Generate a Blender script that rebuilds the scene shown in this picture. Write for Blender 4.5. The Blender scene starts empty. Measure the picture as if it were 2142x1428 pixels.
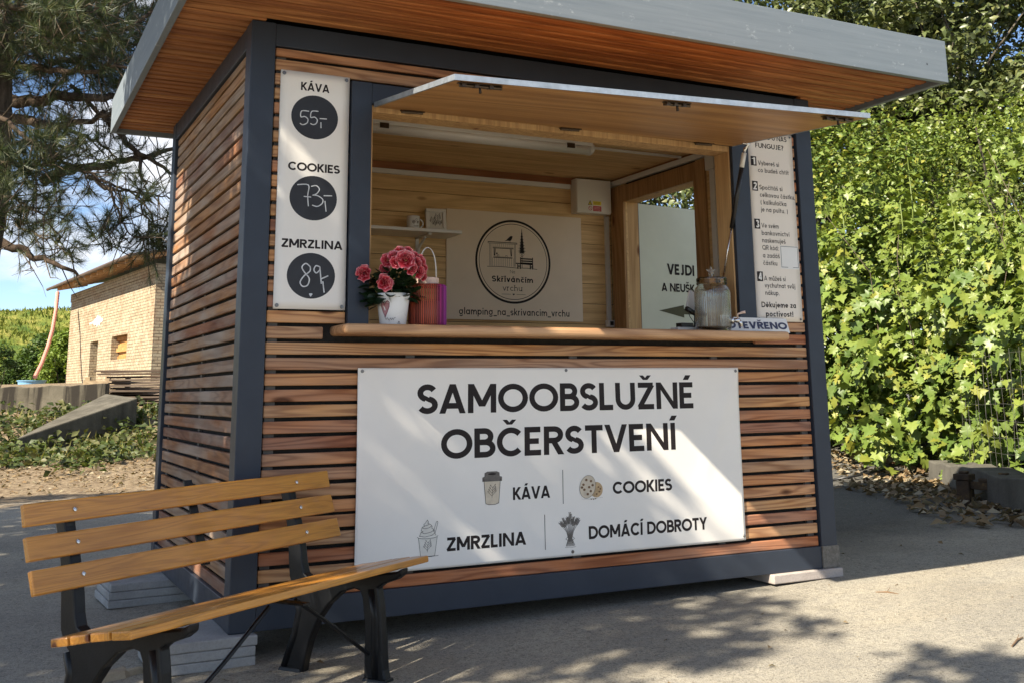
import bpy, bmesh, math, random
import numpy as np
from mathutils import Vector, Matrix
R = math.radians
random.seed(7); RNG = np.random.default_rng(11)
SC = bpy.context.scene
COL = SC.collection

# ---------------------------------------------------------------- camera, world, sun, exposure
CAMP = Vector((-0.92347407, -4.30373761, 0.89323995))
FW = Vector((0.44769547, 0.8731113, 0.19299072))
RT = Vector((0.89082113, -0.45420526, -0.01163181))
UP = Vector((-0.07750153, -0.17712772, 0.98113163))
FPX, PX, PY, IW, IH = 2207.71, 1096.08, 383.34, 2142.0, 1428.0
cam = bpy.data.cameras.new('camera'); cam.sensor_width = 36.0; cam.sensor_fit = 'HORIZONTAL'
cam.lens = 36.0*FPX/IW
cam.shift_x = (IW/2-PX)/IW; cam.shift_y = (PY-IH/2)/IW
cam.clip_start = 0.05; cam.clip_end = 2000
co = bpy.data.objects.new('camera', cam); COL.objects.link(co)
co.matrix_world = Matrix(((RT.x, UP.x, -FW.x, CAMP.x), (RT.y, UP.y, -FW.y, CAMP.y), (RT.z, UP.z, -FW.z, CAMP.z), (0, 0, 0, 1)))
SC.camera = co

SUN_T = Vector((1.0, 0.33, -0.86)).normalized()          # the way the sunlight travels
SUN_EL = math.asin(-SUN_T.z)
sl = bpy.data.lights.new('sun', 'SUN'); sl.energy = 5.0; sl.angle = R(0.53); sl.color = (1.0, 0.90, 0.74)
so = bpy.data.objects.new('sun', sl); COL.objects.link(so)
so.rotation_euler = SUN_T.to_track_quat('-Z', 'Y').to_euler()
so.location = (-8, -4, 9)

W = bpy.data.worlds.new('World'); SC.world = W; W.use_nodes = True
nt = W.node_tree; nt.nodes.clear()
def wn(t, **k):
    n = nt.nodes.new(t)
    for a, b in k.items(): setattr(n, a, b)
    return n
wo = wn('ShaderNodeOutputWorld'); bg = wn('ShaderNodeBackground'); bg.inputs[1].default_value = 0.078
sky = wn('ShaderNodeTexSky', sky_type='NISHITA', sun_disc=False)
sky.sun_elevation = SUN_EL; sky.sun_rotation = math.atan2(-SUN_T.x, -SUN_T.y)
sky.altitude = 1500; sky.air_density = 0.85; sky.dust_density = 0.15; sky.ozone_density = 2.5
tc = wn('ShaderNodeTexCoord'); mp = wn('ShaderNodeMapping'); mp.inputs['Scale'].default_value = (1.6, 1.6, 4.2); mp.inputs['Location'].default_value = (1.3, 0.7, 0.5)
nz = wn('ShaderNodeTexNoise'); nz.inputs['Scale'].default_value = 2.2; nz.inputs['Detail'].default_value = 9; nz.inputs['Roughness'].default_value = 0.58
cr = wn('ShaderNodeValToRGB'); cr.color_ramp.elements[0].position = 0.47; cr.color_ramp.elements[1].position = 0.62
mx = wn('ShaderNodeMix', data_type='RGBA'); mx.inputs['B'].default_value = (5.6, 5.7, 6.0, 1)
nt.links.new(tc.outputs['Generated'], mp.inputs['Vector']); nt.links.new(mp.outputs[0], nz.inputs['Vector'])
nt.links.new(nz.outputs[0], cr.inputs[0]); nt.links.new(cr.outputs[0], mx.inputs['Factor'])
nt.links.new(sky.outputs[0], mx.inputs['A']); nt.links.new(mx.outputs['Result'], bg.inputs[0]); nt.links.new(bg.outputs[0], wo.inputs[0])
SC.view_settings.view_transform = 'Standard'; SC.view_settings.look = 'None'
SC.view_settings.exposure = 1.4; SC.view_settings.gamma = 1.0; SC.view_settings.use_curve_mapping = False
SC.render.engine = 'CYCLES'
SC.cycles.max_bounces = 12; SC.cycles.diffuse_bounces = 8; SC.cycles.transparent_max_bounces = 8; SC.cycles.caustics_reflective = False; SC.cycles.caustics_refractive = False

def ray(u, v): return FW + RT*((u-PX)/FPX) - UP*((v-PY)/FPX)
def at(u, v, d): return CAMP + ray(u, v)*d               # the point at depth d along a line of sight

# ---------------------------------------------------------------- materials
def srgb(h): return tuple((c/255/12.92 if c/255 <= .04045 else ((c/255+.055)/1.055)**2.4) for c in h)
class NT:
    def __init__(s, name):
        s.m = bpy.data.materials.new(name); s.m.use_nodes = True; s.t = s.m.node_tree
        s.b = s.t.nodes['Principled BSDF']; s.out = s.t.nodes['Material Output']
    def n(s, ty, **k):
        n = s.t.nodes.new('ShaderNode'+ty)
        for a, b in k.items(): setattr(n, a, b)
        return n
    def l(s, a, b): s.t.links.new(a, b)
    def val(s, sock, v):
        if hasattr(v, 'is_output') or isinstance(v, bpy.types.NodeSocket): s.l(v, sock)
        else: sock.default_value = v
    def math(s, op, a, b=0.0, c=None, clamp=False):
        n = s.n('Math', operation=op, use_clamp=clamp); s.val(n.inputs[0], a); s.val(n.inputs[1], b)
        if c is not None: s.val(n.inputs[2], c)
        return n.outputs[0]
    def vmath(s, op, a, b):
        n = s.n('VectorMath', operation=op); s.val(n.inputs[0], a); s.val(n.inputs[1], b); return n.outputs[0]
    def noise(s, vec, scale, detail=4, rough=.55, dist=0.0):
        n = s.n('TexNoise'); n.inputs['Scale'].default_value = scale; n.inputs['Detail'].default_value = detail
        n.inputs['Roughness'].default_value = rough; n.inputs['Distortion'].default_value = dist; s.l(vec, n.inputs['Vector']); return n.outputs[0]
    def ramp(s, f, stops):
        n = s.n('ValToRGB'); e = n.color_ramp.elements
        while len(e) < len(stops): e.new(0.5)
        for x, (p, c) in zip(e, stops): x.position = p; x.color = (*c, 1) if len(c) == 3 else c
        s.l(f, n.inputs[0]); return n.outputs[0]
    def mix(s, f, a, b, mode='MIX'):
        n = s.n('Mix', data_type='RGBA', blend_type=mode); s.val(n.inputs['Factor'], f)
        for k, v in (('A', a), ('B', b)):
            if isinstance(v, tuple) and len(v) == 3: v = (*v, 1)
            s.val(n.inputs[k], v)
        return n.outputs['Result']
    def obj(s): return s.n('TexCoord').outputs['Object']
    def isl(s): return s.n('NewGeometry').outputs['Random Per Island']
    def bump(s, h, strength=.3, dist=.005):
        n = s.n('Bump'); n.inputs['Strength'].default_value = strength; n.inputs['Distance'].default_value = dist
        s.l(h, n.inputs['Height']); s.l(n.outputs[0], s.b.inputs['Normal'])
    def set(s, **k):
        for a, v in k.items():
            a = {'col': 'Base Color', 'rough': 'Roughness', 'metal': 'Metallic', 'spec': 'Specular IOR Level', 'trans': 'Transmission Weight', 'coat': 'Coat Weight', 'ior': 'IOR'}[a]
            if isinstance(v, tuple) and len(v) == 3: v = (*v, 1)
            s.val(s.b.inputs[a], v)
        return s.m

def plain(name, col, rough=.5, metal=0.0, var=.12, scale=14, bump=0.0, spec=.5):
    t = NT(name); o = t.obj(); f = t.noise(o, scale, 6, .6)
    lo = tuple(c*(1-var) for c in col); hi = tuple(min(1, c*(1+var)) for c in col)
    c = t.ramp(f, [(.3, lo), (.7, hi)])
    r = t.math('MULTIPLY_ADD', t.noise(o, scale*1.7, 4), .25, rough-.12)
    if bump: t.bump(t.noise(o, scale*9, 5), bump, .003)
    return t.set(col=c, rough=r, metal=metal, spec=spec)

def wood(name, cols, axis=0, grain=1.0, rough=.55, knots=.6, grey=0.0, darkline=.45, spec=.3, iscale=1.0, knotcol=(.10, .035, .012), coat=0.0, rot=0.0):
    """sawn timber: per-board tone, cathedral grain along the axis, fine fibres, knots and weathering"""
    t = NT(name); o = t.obj(); r = t.isl()
    if rot:
        vr = t.n('VectorRotate', rotation_type='Z_AXIS'); vr.inputs['Angle'].default_value = -R(rot); t.l(o, vr.inputs['Vector']); o = vr.outputs[0]
    off = t.n('CombineXYZ'); 
    for i in range(3): t.l(t.math('MULTIPLY', r, (37.0, 91.0, 53.0)[i]), off.inputs[i])
    p = t.vmath('ADD', o, off.outputs[0])
    sc = [26.0, 26.0, 26.0]; sc[axis] = 1.7
    ps = t.vmath('MULTIPLY', p, tuple(x*grain for x in sc))
    big = t.noise(ps, .33, 2, .4, .4)
    ring = t.math('SINE', t.math('MULTIPLY', big, 62.0))
    ring = t.math('MULTIPLY_ADD', ring, .5, .5)
    ring = t.math('POWER', ring, 1.8)
    sc2 = [170.0]*3; sc2[axis] = 5.0
    fib = t.noise(t.vmath('MULTIPLY', p, tuple(x*grain for x in sc2)), 1.0, 3, .6)
    sc3 = [2.0]*3; sc3[axis] = .9
    blot = t.noise(t.vmath('MULTIPLY', p, tuple(sc3)), 2.2, 3, .5)
    r2 = t.math('FRACT', t.math('MULTIPLY', r, 7.31))
    n = len(cols)
    base = t.ramp(r2, [((i+.5)/n, c) for i, c in enumerate(cols)])
    dk = t.mix(1.0, base, (.42, .30, .24), 'MULTIPLY')
    c = t.mix(t.math('MULTIPLY', ring, darkline), base, dk)
    c = t.mix(t.math('MULTIPLY', t.math('SUBTRACT', fib, .35, clamp=True), 1.3, clamp=True), c, t.mix(1.0, c, (.55, .48, .42), 'MULTIPLY'))
    c = t.mix(t.math('MULTIPLY', t.math('SUBTRACT', blot, .45, clamp=True), 2.0, clamp=True), c, t.mix(1.0, c, (.72, .66, .62), 'MULTIPLY'))
    if grey:
        g = t.noise(t.vmath('MULTIPLY', p, tuple([3.0]*axis+[.8]+[3.0]*(2-axis))), 1.6, 5, .6)
        gm = t.math('MULTIPLY', t.math('SUBTRACT', g, .40, clamp=True), 4.0, clamp=True)
        c = t.mix(t.math('MULTIPLY', gm, grey), c, t.mix(t.math('MULTIPLY', ring, .5), (.34, .28, .23), (.17, .13, .10)))
    if knots:
        sk = [7.0]*3; sk[axis] = 2.6
        v = t.n('TexVoronoi'); v.inputs['Scale'].default_value = iscale; t.l(t.vmath('MULTIPLY', p, tuple(sk)), v.inputs['Vector'])
        sep = t.n('SeparateColor'); t.l(v.outputs['Color'], sep.inputs[0])
        on = t.math('GREATER_THAN', sep.outputs[0], 1-.35*knots)
        k = t.math('MULTIPLY', t.math('SUBTRACT', .15, v.outputs['Distance'], clamp=True), 14.0, clamp=True)
        c = t.mix(t.math('MULTIPLY', k, on), c, knotcol)
    h = t.math('ADD', t.math('MULTIPLY', fib, .7), t.math('MULTIPLY', ring, -.4))
    t.bump(h, .35, .0015)
    return t.set(col=c, rough=t.math('MULTIPLY_ADD', fib, .3, rough-.12), spec=spec, coat=coat)

def leafmat(name, cols, trans=.35, rough=.5, spec=.35):
    t = NT(name); r = t.isl()
    n = len(cols); c = t.ramp(r, [((i+.5)/n, x) for i, x in enumerate(cols)])
    o = t.obj(); c = t.mix(t.math('MULTIPLY', t.noise(o, 1.3, 3), .5), c, t.mix(1.0, c, (.75, .8, .6), 'MULTIPLY'))
    t.set(col=c, rough=rough, spec=spec)
    tr = t.n('BsdfTranslucent'); t.l(t.mix(1.0, c, (1.0, 1.0, .45), 'MULTIPLY'), tr.inputs[0])
    ms = t.n('MixShader'); ms.inputs[0].default_value = trans
    t.l(t.b.outputs[0], ms.inputs[1]); t.l(tr.outputs[0], ms.inputs[2]); t.l(ms.outputs[0], t.out.inputs[0])
    return t.m

M = {}
M['anthracite'] = plain('anthracite_paint', (.028, .037, .054), .42, 0, .10, 6, 0, .35)
def facia_mat():
    t = NT('weathered_grey_stain'); o = t.obj()
    g = t.noise(t.vmath('MULTIPLY', o, (1.2, 1.2, 30.0)), 2.0, 5, .6)
    c = t.ramp(g, [(.3, (.135, .164, .188)), (.7, (.172, .202, .226))])
    w = t.noise(t.vmath('MULTIPLY', o, (9.0, 9.0, 14.0)), 1.5, 7, .7)
    c = t.mix(t.math('MULTIPLY', t.math('SUBTRACT', w, .60, clamp=True), 5.0, clamp=True), c, (.42, .45, .46))
    v = t.n('TexVoronoi'); v.inputs['Scale'].default_value = 5.0; t.l(o, v.inputs['Vector'])
    c = t.mix(t.math('MULTIPLY', t.math('SUBTRACT', .04, v.outputs['Distance'], clamp=True), 60.0, clamp=True), c, (.03, .03, .035))
    t.bump(g, .3, .002)
    return t.set(col=c, rough=.55)
M['fascia'] = facia_mat()
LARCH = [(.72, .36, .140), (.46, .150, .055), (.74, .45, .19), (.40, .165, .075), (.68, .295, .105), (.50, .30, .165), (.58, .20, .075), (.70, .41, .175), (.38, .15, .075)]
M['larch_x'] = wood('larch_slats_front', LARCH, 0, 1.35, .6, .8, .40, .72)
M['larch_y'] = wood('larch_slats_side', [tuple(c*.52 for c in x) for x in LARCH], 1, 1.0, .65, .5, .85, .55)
M['soffit'] = wood('larch_soffit', [(.46, .195, .07), (.29, .105, .04), (.54, .25, .09), (.37, .145, .052), (.44, .18, .062)], 0, 1.0, .6, .6, 0, .55)
M['counter'] = wood('counter_board', [(.58, .31, .12)], 0, .8, .45, .3, 0, .5, .4)
M['pine_x'] = wood('pine_lining', [(.76, .54, .27), (.80, .58, .30), (.72, .50, .24)], 0, .7, .6, .9, 0, .28, knotcol=(.20, .085, .03))
M['pine_y'] = wood('pine_lining_side', [(.74, .52, .26), (.78, .55, .27)], 1, .7, .6, .9, 0, .28, knotcol=(.20, .085, .03))
M['pine_z'] = wood('pine_post', [(.62, .40, .19), (.66, .44, .21)], 2, .7, .6, .8, 0, .3, knotcol=(.18, .07, .025))
M['trim'] = wood('stained_trim', [(.46, .27, .12)], 1, .8, .55, .7, 0, .4)
M['trimz'] = wood('stained_trim_upright', [(.46, .27, .12)], 2, .8, .55, .7, 0, .4)
M['beam_red'] = wood('red_stained_strip', [(.33, .14, .06)], 0, .8, .6, .5, 0, .4)
M['ply'] = wood('varnished_plywood', [(.54,.29,.11)], 0, .16, .42, 0, 0, .45, .4)
M['bench'] = wood('varnished_bench_slat', [(.62, .275, .038), (.57, .245, .034), (.64, .29, .044)], 0, 2.2, .30, 1.9, .04, .34, .5, iscale=1.5, knotcol=(.13,.035,.008), coat=.25, rot=34.73)
M['iron'] = plain('black_cast_iron', (.006, .0065, .008), .36, 0, .3, 20, .2, .28)
M['steel'] = plain('bright_steel', (.65, .65, .66), .25, 1.0, .1, 30)
M['alu'] = plain('aluminium_edge', (.42, .46, .50), .42, .75, .2, 22)
M['dark_steel'] = plain('dark_bronze_bolt', (.09, .065, .045), .35, .8, .2, 30)
M['black'] = plain('black_plastic', (.012, .012, .013), .35)
M['membrane'] = plain('black_felt', (.016, .014, .012), .9, 0, .5, 30)
M['batten'] = plain('grey_batten', (.12, .11, .10), .8, 0, .3, 20)
M['white'] = plain('white_laminate', (.74, .73, .70), .4, 0, .03, 5)
M['cond'] = plain('white_trunking', (.66, .65, .62), .4, 0, .03, 5)
M['vinyl'] = plain('white_vinyl_sheet', (.82, .785, .725), .42, 0, .03, 3)
M['ivory'] = plain('cream_vinyl_sheet', (.76, .69, .60), .45, 0, .03, 4)
M['board'] = plain('cream_board', (.76, .64, .50), .6, 0, .04, 4)
M['ink'] = plain('printed_ink', (.016, .011, .011), .55, 0, .15, 20, 0, .25)
M['navy'] = plain('navy_ink', (.03, .035, .085), .5, 0, .1, 20)
M['ivoryink'] = plain('pale_ink', (.75, .72, .68), .5, 0, .03, 8)
M['chalkboard'] = plain('chalkboard_film', (.016, .018, .024), .55, 0, .25, 9)
M['chalk'] = plain('chalk_line', (.58, .60, .62), .9, 0, .25, 60)
M['grommet'] = plain('grey_screw', (.20, .20, .20), .35, .8, .25, 60)
M['sketch_cream'] = plain('drawing_cream', (.60, .52, .40), .6, 0, .15, 30)
M['sketch_tan'] = plain('drawing_tan', (.46, .32, .17), .6, 0, .25, 60)
M['sketch_brown'] = plain('drawing_brown', (.16, .085, .04), .6, 0, .3, 60)
M['sketch_grey'] = plain('drawing_grey', (.13, .115, .10), .6, 0, .3, 40)
M['sketch_shade'] = plain('drawing_pale', (.70, .675, .61), .6, 0, .06, 20)
M['door'] = plain('pale_door_panel', (.60, .62, .52), .4, 0, .06, 3)
M['arrow'] = plain('olive_ink', (.06, .055, .025), .5)
M['box'] = plain('fuse_box_steel', (.68, .66, .60), .4, 0, .03, 4)
M['yellow'] = plain('yellow_label', (.75, .62, .05), .5)
M['red'] = plain('red_label', (.45, .02, .02), .5)
M['pot'] = plain('white_glazed_pot', (.78, .79, .80), .25, 0, .02, 5)
M['heart'] = plain('plum_print', (.22, .07, .10), .5, 0, .2, 40)
M['heart2'] = plain('rose_print', (.42, .20, .22), .5, 0, .2, 40)
M['soil'] = plain('potting_soil', (.03, .02, .013), .95, 0, .4, 60, .5)
def concrete(name, a, b, sc=6, bump=.5, stain=.0):
    t = NT(name); o = t.obj(); f = t.noise(o, sc, 8, .65); g = t.noise(o, sc*22, 4, .7)
    c = t.ramp(f, [(.3, a), (.7, b)])
    c = t.mix(t.math('MULTIPLY', t.math('SUBTRACT', g, .45, clamp=True), 1.6, clamp=True), c, t.mix(1.0, c, (.6, .58, .55), 'MULTIPLY'))
    if stain:
        s = t.noise(t.vmath('MULTIPLY', o, (5.0, 5.0, .35)), 1.2, 5, .6)
        c = t.mix(t.math('MULTIPLY', t.math('SUBTRACT', s, .46, clamp=True), 7*stain, clamp=True), c, (.035, .03, .024))
    t.bump(t.math('ADD', f, g), bump, .006)
    return t.set(col=c, rough=.9, spec=.2)
M['slab'] = concrete('grey_concrete_slab', (.27, .27, .265), (.42, .415, .40), 5, .4)
M['slab_pink'] = concrete('pinkish_concrete_slab', (.36, .31, .28), (.50, .45, .41), 5, .4)
M['granite'] = concrete('speckled_grey_plate', (.10, .095, .085), (.22, .21, .19), 60, .3)
M['wall_conc'] = concrete('mossy_concrete', (.085, .075, .055), (.18, .16, .12), 2.5, .8, 1.2)
M['ramp_conc'] = concrete('grey_green_concrete', (.075, .068, .05), (.16, .145, .115), 2.5, .8, .3)
M['kerb_conc'] = concrete('old_kerb_concrete', (.075, .07, .058), (.15, .14, .115), 3, .8, .15)
M['stone'] = concrete('pale_stone', (.52, .46, .40), (.70, .65, .58), 2, .8, .1)
M['tan_stone'] = concrete('tan_stone', (.30, .24, .16), (.42, .35, .25), 8, .6)
def rust():
    t = NT('rusty_iron'); o = t.obj(); f = t.noise(o, 14, 8, .7)
    c = t.ramp(f, [(.3, (.035, .027, .022)), (.55, (.075, .05, .03)), (.75, (.20, .13, .045))])
    t.bump(f, .6, .004); return t.set(col=c, rough=.85, spec=.2)
M['rust'] = rust()

# ---------------------------------------------------------------- mesh builder
class MB:
    def __init__(s): s.v = []; s.f = []
    def box(s, x0, x1, y0, y1, z0, z1):
        n = len(s.v)
        s.v += [(x0,y0,z0),(x1,y0,z0),(x1,y1,z0),(x0,y1,z0),(x0,y0,z1),(x1,y0,z1),(x1,y1,z1),(x0,y1,z1)]
        s.f += [tuple(n+i for i in q) for q in ((0,3,2,1),(4,5,6,7),(0,1,5,4),(1,2,6,5),(2,3,7,6),(3,0,4,7))]
        return s
    def hexa(s, p):                                         # eight corners: bottom loop, top loop
        n = len(s.v); s.v += [tuple(q) for q in p]
        s.f += [tuple(n+i for i in q) for q in ((0,3,2,1),(4,5,6,7),(0,1,5,4),(1,2,6,5),(2,3,7,6),(3,0,4,7))]
        return s
    def obox(s, c, ax, h):
        c = Vector(c); a = [Vector(x).normalized()*k for x, k in zip(ax, h)]
        return s.hexa([c+a[0]*i+a[1]*j+a[2]*k for k in (-1, 1) for i, j in ((-1,-1),(1,-1),(1,1),(-1,1))])
    def tube(s, pts, r, n=10, cap=True, flat=None):
        pts = [Vector(p) for p in pts]; k = len(pts)
        rs = r if isinstance(r, (list, tuple)) else [r]*k
        up = None; base = len(s.v)
        for i, p in enumerate(pts):
            d = (pts[min(i+1, k-1)]-pts[max(i-1, 0)]).normalized()
            if up is None: up = Vector((0,0,1)) if abs(d.z) < .9 else Vector((1,0,0))
            a = d.cross(up).normalized(); up = a.cross(d).normalized()
            for j in range(n):
                t = 2*math.pi*j/n; ca, sa = math.cos(t), math.sin(t)
                if flat: sa *= flat
                s.v.append(tuple(p+(a*ca+up*sa)*rs[i]))
        for i in range(k-1):
            for j in range(n):
                s.f.append((base+i*n+j, base+i*n+(j+1)%n, base+(i+1)*n+(j+1)%n, base+(i+1)*n+j))
        if cap: s.f.append(tuple(base+j for j in range(n))[::-1]); s.f.append(tuple(base+(k-1)*n+j for j in range(n)))
        return s
    def lathe(s, prof, c, n=32, mod=None, close=False):
        b = len(s.v); k = len(prof)
        for (r, z) in prof:
            for j in range(n):
                t = 2*math.pi*j/n; rr = r*(mod(t, z) if mod else 1)
                s.v.append((c[0]+rr*math.cos(t), c[1]+rr*math.sin(t), c[2]+z))
        for i in range(k-1 if not close else k):
            i2 = (i+1) % k
            for j in range(n):
                s.f.append((b+i*n+j, b+i*n+(j+1)%n, b+i2*n+(j+1)%n, b+i2*n+j))
        return s
    def disc(s, c, r, fn, n=28):
        b = len(s.v); s.v += [fn(c[0]+r[0]*math.cos(2*math.pi*j/n), c[1]+r[1]*math.sin(2*math.pi*j/n)) for j in range(n)]
        s.f.append(tuple(b+j for j in range(n))); return s
    def poly(s, pts, fn):
        b = len(s.v); s.v += [fn(*p) for p in pts]; s.f.append(tuple(range(b, b+len(pts)))); return s
    def prism(s, pts, f0, f1):
        n = len(pts); b = len(s.v); s.v += [f0(*p) for p in pts]+[f1(*p) for p in pts]
        s.f.append(tuple(range(b, b+n))[::-1]); s.f.append(tuple(range(b+n, b+2*n)))
        for i in range(n): j = (i+1) % n; s.f.append((b+i, b+j, b+n+j, b+n+i))
        return s
    def build(s, name, mat, parent=None, smooth=False, bevel=0.0, seg=2):
        me = bpy.data.meshes.new(name); me.from_pydata([tuple(v) for v in s.v], [], s.f)
        me.materials.append(M[mat] if isinstance(mat, str) else mat)
        if smooth: me.polygons.foreach_set('use_smooth', [True]*len(me.polygons))
        bm = bmesh.new(); bm.from_mesh(me); bmesh.ops.recalc_face_normals(bm, faces=bm.faces); bm.to_mesh(me); bm.free()
        o = bpy.data.objects.new(name, me); COL.objects.link(o)
        if parent: adopt(o, parent)
        if bevel:
            m = o.modifiers.new('bevel', 'BEVEL'); m.width = bevel; m.segments = seg; m.limit_method = 'ANGLE'; m.angle_limit = R(40)
        return o
def adopt(o, parent):
    o.parent = parent
    o.matrix_parent_inverse = Matrix.Translation(-wloc(parent))
def wloc(o):
    return o.get('_l') and Vector(o['_l']) or Vector((0, 0, 0))
def tag(o, label, cat, group=None, kind=None):
    o['label'] = label; o['category'] = cat
    if group: o['group'] = group
    if kind: o['kind'] = kind
    return o
def thing(name, label, cat, loc, group=None):
    o = bpy.data.objects.new(name, None); COL.objects.link(o); o.location = loc; o['_l'] = tuple(loc)
    return tag(o, label, cat, group)
def structure(o): o['kind'] = 'structure'; return o

def leaf_mesh(name, P, Nn, T, S, tv, tf, mat, parent=None, smooth=False):
    """many leaves in one mesh: positions, normals, tip directions, sizes, one leaf template"""
    N = len(P); T = T/np.linalg.norm(T, axis=1, keepdims=True)
    B = np.cross(Nn, T); B /= np.linalg.norm(B, axis=1, keepdims=True)+1e-9
    Z = np.cross(T, B)
    tv = np.asarray(tv, float); k = len(tv)
    V = P[:, None, :] + S[:, None, None]*(tv[None, :, 0:1]*B[:, None, :]+tv[None, :, 1:2]*T[:, None, :]+tv[None, :, 2:3]*Z[:, None, :])
    V = V.reshape(-1, 3); tf = np.asarray(tf, np.int64); F = (tf[None]+(np.arange(N)*k)[:, None, None]).reshape(-1, tf.shape[1])
    me = bpy.data.meshes.new(name); me.vertices.add(len(V)); me.vertices.foreach_set('co', V.astype(np.float32).ravel())
    me.loops.add(F.size); me.loops.foreach_set('vertex_index', F.astype(np.int32).ravel())
    me.polygons.add(len(F)); q = F.shape[1]
    me.polygons.foreach_set('loop_start', np.arange(0, F.size, q, dtype=np.int32))
    if smooth: me.polygons.foreach_set('use_smooth', np.ones(len(F), bool))
    me.update(calc_edges=True); me.validate()
    me.materials.append(M[mat] if isinstance(mat, str) else mat)
    o = bpy.data.objects.new(name, me); COL.objects.link(o)
    if parent: adopt(o, parent)
    return o
OVATE = ([(0,0,0), (-.30,.42,.14), (0,1,-.16), (.30,.42,.14), (0,.45,0)], [(0,4,1), (1,4,2), (0,3,4), (3,2,4)])
_mo = [(0,0), (.16,-.04), (.42,-.06), (.30,.20), (.60,.42), (.36,.50), (.38,.72), (.18,.70), (0,1.0), (-.18,.70), (-.38,.72), (-.36,.50), (-.60,.42), (-.30,.20), (-.42,-.06), (-.16,-.04)]
MAPLE = ([(0,.32,.0)]+[(x, y, .24*abs(x)-.16*y*y+.05*math.sin(9*x+5*y)) for x, y in _mo], [(0, i, i % 16+1) for i in range(1, 17)])
def rand_unit(n):
    v = RNG.normal(size=(n, 3)); return v/np.linalg.norm(v, axis=1, keepdims=True)

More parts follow.
